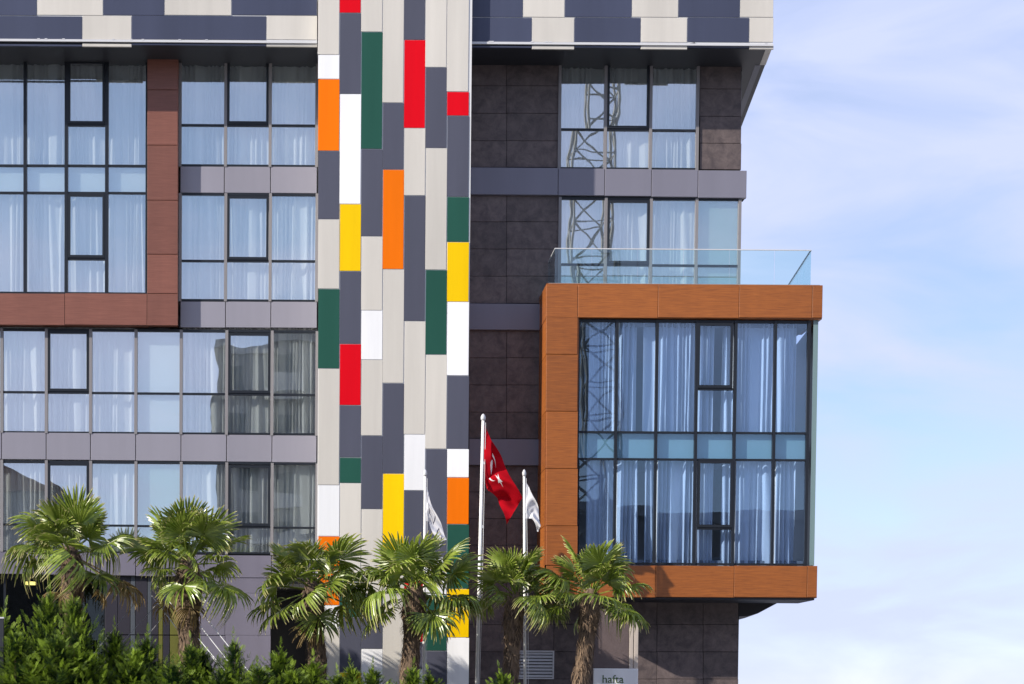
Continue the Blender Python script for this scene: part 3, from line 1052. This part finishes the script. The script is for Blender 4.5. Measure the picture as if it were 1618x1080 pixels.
lo = bpy.data.objects.new('lettering', tme)
px_, pz_ = P(951, 1078.5, YSG)
link(lo, SG, Vector((px_, YSG - .004, pz_)))
lo.rotation_euler = (math.radians(90), 0, 0)

# ------------------------------------------------------------------ palms
def leaf_mat(name, c1, c2, tip, transl=.3, rough=.38):
    m, n, b = new_mat(name)
    tcn = N(n, 'ShaderNodeTexCoord')
    sp = N(n, 'ShaderNodeSeparateXYZ')
    n.links.new(tcn.outputs['UV'], sp.inputs[0])
    g = N(n, 'ShaderNodeNewGeometry')
    z = N(n, 'ShaderNodeTexNoise', Scale=5.0, Detail=4.0)
    n.links.new(g.outputs['Position'], z.inputs['Vector'])
    r = N(n, 'ShaderNodeValToRGB')
    r.color_ramp.elements[0].position = .3
    r.color_ramp.elements[0].color = (*c1, 1)
    r.color_ramp.elements[1].position = .7
    r.color_ramp.elements[1].color = (*c2, 1)
    n.links.new(z.outputs['Fac'], r.inputs[0])
    oi = N(n, 'ShaderNodeObjectInfo')
    mr = N(n, 'ShaderNodeMapRange')
    mr.inputs['To Min'].default_value = .75
    mr.inputs['To Max'].default_value = 1.25
    n.links.new(oi.outputs['Random'], mr.inputs[0])
    h = N(n, 'ShaderNodeHueSaturation')
    n.links.new(r.outputs[0], h.inputs['Color'])
    n.links.new(mr.outputs[0], h.inputs['Value'])
    mr2 = N(n, 'ShaderNodeMapRange')
    mr2.inputs['From Min'].default_value = .86
    mr2.inputs['From Max'].default_value = 1.0
    n.links.new(sp.outputs[0], mr2.inputs[0])
    mix = N(n, 'ShaderNodeMix', data_type='RGBA')
    mix.inputs['B'].default_value = (*tip, 1)
    n.links.new(mr2.outputs[0], mix.inputs['Factor'])
    n.links.new(h.outputs[0], mix.inputs['A'])
    col = mix.outputs['Result']
    n.links.new(col, b.inputs['Base Color'])
    b.inputs['Roughness'].default_value = rough
    t = N(n, 'ShaderNodeBsdfTranslucent')
    n.links.new(col, t.inputs[0])
    mxs = N(n, 'ShaderNodeMixShader')
    mxs.inputs[0].default_value = transl
    n.links.new(b.outputs[0], mxs.inputs[1])
    n.links.new(t.outputs[0], mxs.inputs[2])
    n.links.new(mxs.outputs[0], n.nodes['Material Output'].inputs[0])
    return m


ML = leaf_mat('palm_leaf', (.105, .165, .016), (.275, .335, .058), (.55, .47, .22), .24, .28)
MD = leaf_mat('palm_leaf_old', (.20, .13, .045), (.34, .25, .10), (.28, .19, .10), .2, .7)
mt, n_, b_ = new_mat('palm_trunk')
z_ = bump(n_, b_, 9.0, 1.0, .05, 8.0, (1, 1, .5))
r_ = N(n_, 'ShaderNodeValToRGB')
r_.color_ramp.elements[0].position = .35
r_.color_ramp.elements[0].color = (.045, .030, .020, 1)
r_.color_ramp.elements[1].position = .68
r_.color_ramp.elements[1].color = (.185, .125, .08, 1)
n_.links.new(z_.outputs['Fac'], r_.inputs[0])
n_.links.new(r_.outputs[0], b_.inputs['Base Color'])
b_.inputs['Roughness'].default_value = .95
mfb, n_, b_ = new_mat('palm_fibre')
hsv_random(n_, b_, (.20, .135, .085), .1, wear=.5, scale=9.0)
b_.inputs['Roughness'].default_value = .95


def frond_mesh(seed, pet, R, droop, spread, mat, nseg=38, ragged=.06):
    rnd = random.Random(seed)
    v, f, uv = [], [], []
    # petiole: curved, slightly flattened
    npt, k = 6, 4
    for i in range(npt):
        t = i / (npt - 1)
        c = Vector((pet * t, 0, -.10 * pet * t * t))
        w, hh = .020 - .009 * t, .012 - .005 * t
        for (sy, sz) in ((-1, -1), (1, -1), (1, 1), (-1, 1)):
            v.append((c.x, sy * w, c.z + sz * hh))
            uv.append((.3, .5))
    for i in range(npt - 1):
        for j in range(k):
            l = (j + 1) % k
            f.append((i * k + j, i * k + l, (i + 1) * k + l, (i + 1) * k + j))
    hub = Vector((pet, 0, -.10 * pet))
    da = 2 * spread / nseg
    for sgi in range(nseg):
        a = -spread + da * (sgi + .5)
        if rnd.random() < ragged:
            continue
        Ls = R * (.74 + .26 * math.cos(a * .62)) * rnd.uniform(.90, 1.06)
        dr = droop * rnd.uniform(.6, 1.45)
        tw = rnd.uniform(-.05, .05)
        rad = [.05, .46, .68, .88, 1.0]
        wid = [.5 * da * .05 * R, .5 * da * .46 * R * .98, .5 * da * .50 * R, .36 * da * .46 * R, .003]
        i0 = len(v)
        cup = .12 * (abs(a) / spread) ** 1.5 * R      # blade sides sweep up
        for q, (rr, ww) in enumerate(zip(rad, wid)):
            r = rr * Ls
            bend = dr * max(0, rr - .35) ** 2 * 1.9
            aa = a + tw * rr
            rx = r * (1 - .35 * bend)
            cx, cy = math.cos(aa) * rx, math.sin(aa) * rx
            cz = cup * rr * .8 - bend * Ls
            nx, ny = -math.sin(aa), math.cos(aa)
            for sgn, dz in ((-1, .010 * (1 if rr > .1 else .3)), (0, -.012), (1, .010 * (1 if rr > .1 else .3))):
                v.append((hub.x + cx + nx * ww * sgn, cy + ny * ww * sgn, hub.z + cz + dz * min(1, ww / .012)))
                uv.append((rr, .5))
        for q in range(4):
            for s in (0, 1):
                b0 = i0 + q * 3 + s
                f.append((b0, b0 + 3, b0 + 4, b0 + 1))
    me = bpy.data.meshes.new('frond')
    me.from_pydata(v, [], f)
    me.materials.append(mat)
    ul = me.uv_layers.new(name='UVMap')
    vi = np.empty(len(me.loops), dtype=np.int32)
    me.loops.foreach_get('vertex_index', vi)
    ul.data.foreach_set('uv', np.array(uv, dtype=np.float32)[vi].ravel())
    return me


FR_UP = [frond_mesh(100 + i, .50 + .05 * i, .66, .06 + .06 * i, 2.15, ML, 30) for i in range(4)]
FR_MID = [frond_mesh(110 + i, .66, .68, .16 + .12 * i, 2.25, ML, 32, .12) for i in range(5)]
FR_LOW = [frond_mesh(120 + i, .78, .66, .45 + .25 * i, 2.2, ML, 32, ragged=.2) for i in range(4)]
FR_DEAD = [frond_mesh(130 + i, .75, .60, .5 + .2 * i, 1.5, MD, 24, .3) for i in range(3)]


def palm(label, uc, vc, ut, vt, Y, size, seed, nfr=40, ndead=4, extra=(), thick=1.0):
    rnd = random.Random(seed)
    top = P3(uc, vc, Y)
    bx = P3(ut, vt, Y)
    # trunk base on the bed, same lean as seen
    t = (top.z - .16) / max(.3, top.z - bx.z)
    base = Vector((top.x + (bx.x - top.x) * min(t, 1.6), Y + rnd.uniform(-.1, .1), .16))
    root = empty('palm_tree', base)
    tag(root, label, 'palm tree', 'fan palms in front of the hotel')
    # trunk
    nr, na = 34, 18
    v, f = [], []
    ph = rnd.uniform(0, 6)
    r0 = .20 * size * thick

    def axis(s):
        return base.lerp(top, s) + Vector((.05 * math.sin(s * 5 + ph), .04 * math.cos(s * 4 + ph), 0)) * (s * (1 - s) * 3)

    def rad(s, a):
        r = r0 * (1.02 - .12 * s + .34 * math.exp(-((s - .86) / .10) ** 2) - .06 * math.exp(-((s - .70) / .05) ** 2))
        if s > .95:
            r *= 1 - (s - .95) * 9
        return r * (1 + .10 * math.sin(a * 3 + s * 23 + ph) * math.sin(s * 31 + a) + .05 * math.sin(a * 7 - s * 40))
    for i in range(nr):
        s = i / (nr - 1)
        c = axis(s)
        for j in range(na):
            a = 2 * math.pi * j / na
            r = rad(s, a)
            v.append((c.x + r * math.cos(a) - base.x, c.y + r * math.sin(a) - base.y, c.z - base.z))
    for i in range(nr - 1):
        for j in range(na):
            l = (j + 1) % na
            f.append((i * na + j, i * na + l, (i + 1) * na + l, (i + 1) * na + j))
    mesh('trunk', v, f, mt, root, base, True)
    # shaggy fibre and old leaf bases
    v, f = [], []
    for q in range(900):
        s = rnd.uniform(.05, .99) ** .8
        a = rnd.uniform(0, 2 * math.pi)
        c = axis(s)
        r = rad(s, a)
        L = rnd.uniform(.07, .24)
        o = Vector((math.cos(a), math.sin(a), 0))
        tg = Vector((-math.sin(a), math.cos(a), 0))
        p = c + o * r * .93
        outw = rnd.uniform(.02, .11) * (1.3 if s > .75 else .8)
        up = rnd.choice((-1, -1, -1, 1))
        e = p + o * outw + Vector((0, 0, up * L)) + tg * rnd.uniform(-.06, .06)
        m_ = p.lerp(e, .55) + o * .02
        ww = rnd.uniform(.004, .014)
        i0 = len(v)
        for pt, wq in ((p, ww), (m_, ww * .8), (e, .001)):
            v += [tuple(pt - tg * wq - base), tuple(pt + tg * wq - base)]
        f += [(i0, i0 + 1, i0 + 3, i0 + 2), (i0 + 2, i0 + 3, i0 + 5, i0 + 4)]
    tag(mesh('trunk_fibre', v, f, mfb, root, base), kind='stuff')
    # fronds
    def put(me, az, el, z, roll, sc):
        o = bpy.data.objects.new('frond', me)
        c = axis(1.0) + Vector((0, 0, z))
        Mx = Matrix.Rotation(az, 4, 'Z') @ Matrix.Rotation(-el, 4, 'Y') @ Matrix.Rotation(roll, 4, 'X')
        o.rotation_euler = Mx.to_euler()
        o.scale = (sc, sc, sc)
        link(o, root, c + Vector((math.cos(az), math.sin(az), 0)) * .07 * size)
    gap_az, elo = rnd.uniform(0, 6.28), rnd.uniform(-7, 7)
    for i in range(nfr):
        q = (i + .5) / nfr
        if q > .25 and math.cos(i * 2.39996 + seed - gap_az) > .9 and rnd.random() < .75:
            continue
        az = i * 2.39996 + rnd.uniform(-.25, .25) + seed
        el = math.radians(82 + elo - 96 * q ** 1.0 + rnd.uniform(-15, 15))
        sc = size * rnd.uniform(.76, 1.18) * (.82 if q < .1 else 1)
        me = rnd.choice(FR_UP if q < .33 else FR_MID if q < .72 else FR_LOW)
        put(me, az, el, .05 - .30 * q * size, rnd.uniform(-.85, .85), sc)
    for i in range(ndead):
        put(rnd.choice(FR_DEAD), rnd.uniform(0, 6.28), math.radians(rnd.uniform(-62, -40)), -.42 * size, rnd.uniform(-.4, .4), size * .9)
    for (az, el, dead, sc) in extra:
        put(FR_DEAD[0] if dead else FR_MID[2], math.radians(az), math.radians(el), -.25, 0.1, sc)
    return root


YPM = -5.0
palm('leftmost fan palm with a broad crown over the cypress hedge', 112, 862, 118, 1010, YPM, 1.04, 11, 30, 2, [(0, -22, True, 1.5), (-8, -28, True, 1.45), (-30, -25, False, 1.2)])
palm('fan palm with a thick shaggy trunk tied by white ropes', 298, 880, 297, 1030, YPM - .2, 1.04, 23, 28, 2, [(-95, -28, False, 1.1), (-20, -22, False, 1.25)], 1.15)
palm('fan palm in front of the dark doorway left of the coloured strip', 492, 918, 502, 1060, YPM + .1, 1.02, 35, 27, 1, [(200, -28, False, 1.15), (-70, -50, False, 1.0), (8, 14, False, 1.15)])
palm('fan palm in front of the middle of the coloured strip', 655, 922, 648, 1080, YPM - .1, 1.06, 47, 29, 0, [(-60, -38, False, 1.1), (188, -30, False, 1.15), (0, -5, False, 1.2)])
palm('smallest fan palm between the tall flagpole and the vent grille', 815, 935, 802, 1080, YPM + .2, .86, 59, 26, 0, [(20, -12, False, 1.0)])
palm('rightmost fan palm beside the white sign board', 934, 930, 917, 1080, YPM, .94, 61, 28, 0, [(-80, 42, False, 1.05), (-20, -18, False, 1.1)])

# ------------------------------------------------------------------ cypress shrubs of the hedge
mc, n_, b_ = new_mat('cypress_green')
g_n = N(n_, 'ShaderNodeNewGeometry')
zz = N(n_, 'ShaderNodeTexNoise', Scale=2.6, Detail=5.0)
n_.links.new(g_n.outputs['Position'], zz.inputs['Vector'])
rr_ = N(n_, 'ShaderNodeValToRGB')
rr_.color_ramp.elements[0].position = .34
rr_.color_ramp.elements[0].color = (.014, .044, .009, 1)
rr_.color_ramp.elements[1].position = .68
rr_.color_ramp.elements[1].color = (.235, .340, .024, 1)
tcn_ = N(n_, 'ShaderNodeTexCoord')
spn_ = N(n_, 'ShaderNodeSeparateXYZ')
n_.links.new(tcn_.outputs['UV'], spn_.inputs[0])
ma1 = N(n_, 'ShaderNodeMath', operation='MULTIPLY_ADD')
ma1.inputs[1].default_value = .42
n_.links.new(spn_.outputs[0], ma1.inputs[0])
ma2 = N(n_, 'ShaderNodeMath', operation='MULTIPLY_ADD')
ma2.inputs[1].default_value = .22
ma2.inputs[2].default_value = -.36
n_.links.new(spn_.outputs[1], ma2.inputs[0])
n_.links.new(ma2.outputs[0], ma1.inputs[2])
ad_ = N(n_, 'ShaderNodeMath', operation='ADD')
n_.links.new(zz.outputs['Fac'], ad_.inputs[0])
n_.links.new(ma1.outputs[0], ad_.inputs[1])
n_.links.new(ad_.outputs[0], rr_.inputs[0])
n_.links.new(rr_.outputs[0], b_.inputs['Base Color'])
b_.inputs['Roughness'].default_value = .6
t_ = N(n_, 'ShaderNodeBsdfTranslucent')
n_.links.new(rr_.outputs[0], t_.inputs[0])
mx_ = N(n_, 'ShaderNodeMixShader')
mx_.inputs[0].default_value = .3
n_.links.new(b_.outputs[0], mx_.inputs[1])
n_.links.new(t_.outputs[0], mx_.inputs[2])
n_.links.new(mx_.outputs[0], n_.nodes['Material Output'].inputs[0])
mb, n_, b_ = new_mat('cypress_bark')
hsv_random(n_, b_, (.09, .055, .035), .1, wear=.3, scale=10)


def spray(rnd):
    """one flat feathery spray in XY, pointing +X, unit length"""
    v, f = [], []

    def leaf(p, ang, L, wd):
        d = np.array([math.cos(ang), math.sin(ang), rnd.uniform(-.15, .15)])
        s = np.array([-math.sin(ang), math.cos(ang), 0.])
        i = len(v)
        v.extend([p, p + d * L * .45 + s * wd, p + d * L, p + d * L * .45 - s * wd])
        f.append((i, i + 1, i + 2, i + 3))
    nb = 7
    for k in range(nb):
        t = .08 + .84 * k / (nb - 1)
        p = np.array([t, 0, .03 * math.sin(t * 5)])
        for sd in (-1, 1):
            L = (.36 * (1 - t) ** .8 + .12) * rnd.uniform(.8, 1.15)
            a = sd * rnd.uniform(.38, .62)
            leaf(p, a, L, .024)
            if L > .25:
                d = np.array([math.cos(a), math.sin(a), 0])
                for tt in (.5,):
                    leaf(p + d * L * tt, a - sd * .45, L * .5, .018)
                    leaf(p + d * L * tt, a + sd * .4, L * .42, .018)
    leaf(np.array([.0, 0, 0]), 0, 1.1, .022)
    return np.array(v), f


def shrub_mesh(seed, Hh, Rr, nbr):
    """leader and rising branches, each a feathery plume of flat sprays"""
    rnd = random.Random(seed)
    V, F, T = [], [], []
    cnt = [0]
    sp = [spray(rnd) for _ in range(4)]

    def put(p, d, L, roll, tt=1.0):
        q = d.to_track_quat('X', 'Z').to_matrix()
        A = np.array(q @ Matrix.Rotation(roll, 3, 'X')) * L
        v, f = rnd.choice(sp)
        T.append(np.stack([np.clip(tt * .7 + .3 * v[:, 0], 0, 1), np.full(len(v), rnd.random())], 1))
        V.append(v @ A.T + np.array(p))
        F.extend(tuple(i + cnt[0] for i in ff) for ff in f)
        cnt[0] += len(v)

    def plume(p0, d0, L, n, up, w):
        d, p = d0.normalized(), Vector(p0)
        side = d.cross(Vector((0, 0, 1)))
        side = side.normalized() if side.length > .05 else Vector((1, 0, 0))
        step = L / n
        for i in range(n):
            t = i / (n - 1)
            d = (d + Vector((0, 0, up)) + Vector((rnd.gauss(0, .05), rnd.gauss(0, .05), 0))).normalized()
            p = p + d * step
            ln = w * (1.05 - .75 * t) * rnd.uniform(.75, 1.25)
            for sg in (-1, 1):
                sd = Matrix.Rotation(rnd.uniform(-.7, .7) + (i % 2) * 1.2, 3, d) @ side
                put(p, (d * rnd.uniform(1.1, 1.8) + sd * sg), ln, rnd.uniform(-.6, .6), t)
        put(p, d, w * .7, rnd.uniform(0, 3))
    for k in range(nbr):
        hz = ((k + .5) / nbr) ** .8
        az = k * 2.39996 + rnd.uniform(-.4, .4)
        el = math.radians(14 + 40 * hz + rnd.uniform(-16, 16))
        L = (Rr * (1 - hz) ** .85 + .10) * rnd.uniform(.55, 1.4)
        d = Vector((math.cos(az) * math.cos(el), math.sin(az) * math.cos(el), math.sin(el)))
        z = Hh * (.02 + .86 * hz)
        n = max(4, int(L / .085))
        plume((0, 0, z), d, L, n, .025, .17 + .15 * min(1, L))
    plume((0, 0, Hh * .70), Vector((0, 0, 1)), Hh * .29, 12, .3, .30)
    V2 = np.concatenate(V)
    me = bpy.data.meshes.new('foliage')
    me.from_pydata(V2.tolist(), [], F)
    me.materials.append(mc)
    ul = me.uv_layers.new(name='UVMap')
    vi = np.empty(len(me.loops), dtype=np.int32)
    me.loops.foreach_get('vertex_index', vi)
    ul.data.foreach_set('uv', np.concatenate(T).astype(np.float32)[vi].ravel())
    b = MB().tube([(0, 0, 0), (0.02, 0, Hh * .5), (0, 0.01, Hh * .93)], [.05, .03, .006], 7)
    m2 = bpy.data.meshes.new('trunk')
    m2.from_pydata(b.v, [], b.f)
    m2.materials.append(mb)
    return me, m2


SHM = [shrub_mesh(300 + i, 3.0, 1.20, 150) for i in range(4)]
shrubs = [  # u, v of the tip, Y, width factor, label
    (-14, 955, -7.2, 1.0, 'cypress shrub cut by the left edge beside the dark post'),
    (60, 921, -7.3, 1.0, 'tallest cypress shrub, under the leftmost palm crown beside the amber lamp'),
    (123, 931, -7.6, .95, 'tall cypress shrub right in front of the leftmost palm trunk'),
    (24, 985, -8.0, 1.2, 'lush low cypress shrub beside the dark post'),
    (92, 992, -8.2, 1.25, 'lush low cypress shrub between the two tall ones'),
    (150, 1018, -8.1, 1.1, 'bushy low cypress shrub right of the tall ones at the bottom edge'),
    (172, 985, -7.0, .95, 'low cypress shrub just right of the leftmost palm trunk'),
    (215, 1012, -7.6, 1.0, 'low cypress shrub in front of the hanging dead frond'),
    (243, 996, -7.1, .9, 'pointed cypress shrub left of the roped palm trunk'),
    (297, 1008, -7.4, .85, 'cypress shrub in front of the roped palm trunk'),
    (334, 1012, -7.0, .8, 'small cypress shrub at the foot of the white ropes'),
    (380, 998, -7.3, .8, 'slim cypress shrub right of the white ropes in front of grey panels'),
    (440, 1016, -7.2, .95, 'cypress shrub in front of the dark doorway'),
    (490, 1034, -7.5, .9, 'cypress shrub at the foot of the palm by the doorway'),
    (200, 1034, -8.0, 1.1, 'low leafy cypress tuft at the bottom edge left of the roped palm'),
    (268, 1038, -8.1, 1.1, 'low leafy cypress tuft at the foot of the roped palm'),
    (345, 1044, -8.0, 1.1, 'low leafy cypress tuft below the white ropes'),
    (412, 1044, -8.1, 1.1, 'low leafy cypress tuft below the grey wall panels'),
    (468, 1050, -8.0, 1.1, 'low leafy cypress tuft below the dark doorway'),
    (525, 1056, -8.1, 1.0, 'low leafy cypress tuft below the left edge of the coloured strip'),
    (563, 1042, -7.1, .8, 'tiny cypress shrub tip in front of the low yellow panel'),
    (588, 1046, -7.4, .8, 'cypress shrub tip before the low white panel of the strip'),
    (643, 1046, -7.3, .8, 'cypress shrub in front of the palm trunk at the strip'),
    (690, 1056, -7.2, .8, 'dim cypress shrub tip right of the short flagpole at the strip'),
    (800, 1052, -7.3, .8, 'cypress shrub tip at the foot of the smallest palm'),
]
for k, (u, v, Y, wf, lab) in enumerate(shrubs):
    x, z = P(u, v, Y)
    me, m2 = SHM[k % 4]
    root = empty('cypress_shrub', (x, Y, .16))
    tag(root, lab, 'shrub', 'cypress shrubs of the hedge')
    sc = (z - .16) / 3.0
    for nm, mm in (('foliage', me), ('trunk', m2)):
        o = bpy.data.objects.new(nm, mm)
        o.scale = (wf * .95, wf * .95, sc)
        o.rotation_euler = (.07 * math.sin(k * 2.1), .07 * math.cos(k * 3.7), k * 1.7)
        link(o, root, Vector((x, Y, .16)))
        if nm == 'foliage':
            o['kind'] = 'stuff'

# ------------------------------------------------------------------ ropes that stay the palms, post at the left edge
YRP = YPM - .25


def rope(label, a, b, Y0, Y1, r, mat, name='guy_rope', group='white ropes staying the shaggy palm'):
    p0, p1 = P3(*a, Y0), P3(*b, Y1)
    d = p1 - p0
    p1 = p0 + d * ((p0.z - .16) / -d.z)
    o = MB().tube([p0, p0.lerp(p1, .5) - Vector((0, 0, .015)), p1], r, 6).build(name, mat)
    tag(o, label, 'rope', group)
    return o


rope('upper white rope left of the shaggy palm trunk', (246, 922), (281, 967), YPM + .3, YPM + .1, .0095, M['rope'])
rope('lower white rope left of the shaggy palm trunk', (240, 941), (283, 997), YPM + .3, YPM + .1, .0095, M['rope'])
rope('longest white rope right of the shaggy palm trunk', (308, 954), (382, 1046), YPM - .2, YPM - .6, .0095, M['rope'])
rope('middle white rope right of the shaggy palm trunk', (308, 978), (362, 1046), YPM - .2, YPM - .6, .0095, M['rope'])
rope('shortest white rope right of the shaggy palm trunk', (308, 1002), (335, 1034), YPM - .2, YPM - .6, .0095, M['rope'])
gw_ = 'thin wires left of the shaggy palm'
rope('leftmost thin steel wire slanting behind the hanging dead frond', (213, 953), (180, 993), YPM + .5, YPM + .6, .006, M['wire'], 'guy_wire', gw_)
rope('middle thin steel wire slanting below the hanging dead frond', (246, 956), (200, 1007), YPM + .5, YPM + .6, .006, M['wire'], 'guy_wire', gw_)
rope('thin steel wire running down left from the shaggy palm trunk', (280, 946), (220, 1020), YPM + .5, YPM + .6, .006, M['wire'], 'guy_wire', gw_)

x0, x1, z0, z1 = rect(-3, 977, 6, 1100, -8.0)
pr = empty('post', ((x0 + x1) / 2, -8.0, 0))
tag(pr, 'dark metal post at the left edge in front of the hedge', 'post')
MB().box(x0, x1, -8.05, -7.95, 0, z1).build('shaft', M['soffit'], pr)
MB().box(x0 - .01, x1 + .01, -8.06, -7.94, z1, z1 + .03).build('cap', M['alu'], pr)

# ------------------------------------------------------------------ across the street, seen mirrored in the glass
OB = empty('apartment_block', (7, -90, 0))
tag(OB, 'apartment block across the street, seen mirrored in the windows', 'building')
mo = coated('render_ochre', (.20, .19, .18), .9, .02, .2)
b = MB().box(-8, 13, -104, -86, 0, 24.5).box(13, 39, -104, -85, 0, 13.0).box(-4, 1, -100, -92, 24.5, 27)
b.build('wall', mo, OB)
MB().box(-8.4, 13, -104.4, -85.6, 24.5, 25.0).box(12.6, 39.4, -104.4, -84.6, 13.0, 13.6).build('roof_edge', M['concrete'], OB)
for fl in range(7):
    for k in range(15):
        xw = -6.5 + k * 3.05
        if 11.3 < xw < 14.2:
            continue
        yw = -86 if xw < 13 else -85
        if xw > 13 and fl > 2:
            continue
        MB().box(xw - .6, xw + .6, yw, yw + .05, 2.2 + fl * 3.3, 3.9 + fl * 3.3).build('window', M['frame'], OB)
        if k % 3 == 1:
            MB().box(xw - 1.2, xw + 1.2, yw, yw + 1.1, 1.5 + fl * 3.3, 1.62 + fl * 3.3).box(xw - 1.2, xw + 1.2, yw + 1.05, yw + 1.1, 1.62 + fl * 3.3, 2.5 + fl * 3.3).build('balcony', M['concrete'], OB)
O2 = empty('gabled_house', (-36, -92, 0))
tag(O2, 'lower gabled house across the street, mirrored at the far left', 'building')
MB().box(-55, -19, -104, -86, 0, 15).build('wall', mo, O2)
MB().prism([(-56, 15), (-18, 15), (-23, 17.4), (-31, 20.2), (-43, 20)], -105, -85.5).build('roof', coated('roof_tile', (.12, .06, .045), .9), O2)
CR = empty('tower_crane', (15.2, -75, 0))
tag(CR, 'lattice tower crane mirrored in the windows beside the stone wall', 'crane')
cm = coated('crane_paint', (.30, .29, .26), .6)
b = MB()
hw, hh = 1.05, 44
for sx in (-1, 1):
    for sy in (-1, 1):
        b.tube([(15.2 + sx * hw, -75 + sy * hw, 0), (15.2 + sx * hw, -75 + sy * hw, hh)], .085, 6)
z = 0
k = 0
while z < hh - 2:
    for (ax, ay), (bx_, by_) in (((-1, -1), (1, -1)), ((1, -1), (1, 1)), ((1, 1), (-1, 1)), ((-1, 1), (-1, -1))):
        if k % 2:
            ax, ay, bx_, by_ = bx_, by_, ax, ay
        b.tube([(15.2 + ax * hw, -75 + ay * hw, z), (15.2 + bx_ * hw, -75 + by_ * hw, z + 2)], .06, 5)
        b.tube([(15.2 + ax * hw, -75 + ay * hw, z), (15.2 + bx_ * hw, -75 + by_ * hw, z)], .05, 5)
    z += 2
    k += 1
b.build('mast', cm, CR)
b = MB()
for (ya, za) in ((-.7, hh), (.7, hh), (0, hh + 1.3)):
    b.tube([(-1, -75 + ya, za), (49, -75 + ya, za)], .09, 6)
for i in range(25):
    x = -1 + i * 2
    for ya in (-.7, .7):
        b.tube([(x, -75 + ya, hh), (x + 1, -75, hh + 1.3)], .045, 5)
        b.tube([(x + 1, -75, hh + 1.3), (x + 2, -75 + ya, hh)], .045, 5)
b.build('jib', cm, CR)
MB().box(-.5, 2, -76, -74, hh - 2.2, hh - .2).build('counterweight', M['concrete'], CR)
MB().box(16.4, 18.0, -75.8, -74.2, hh - 2.2, hh - .1).build('cab', M['alu'], CR)
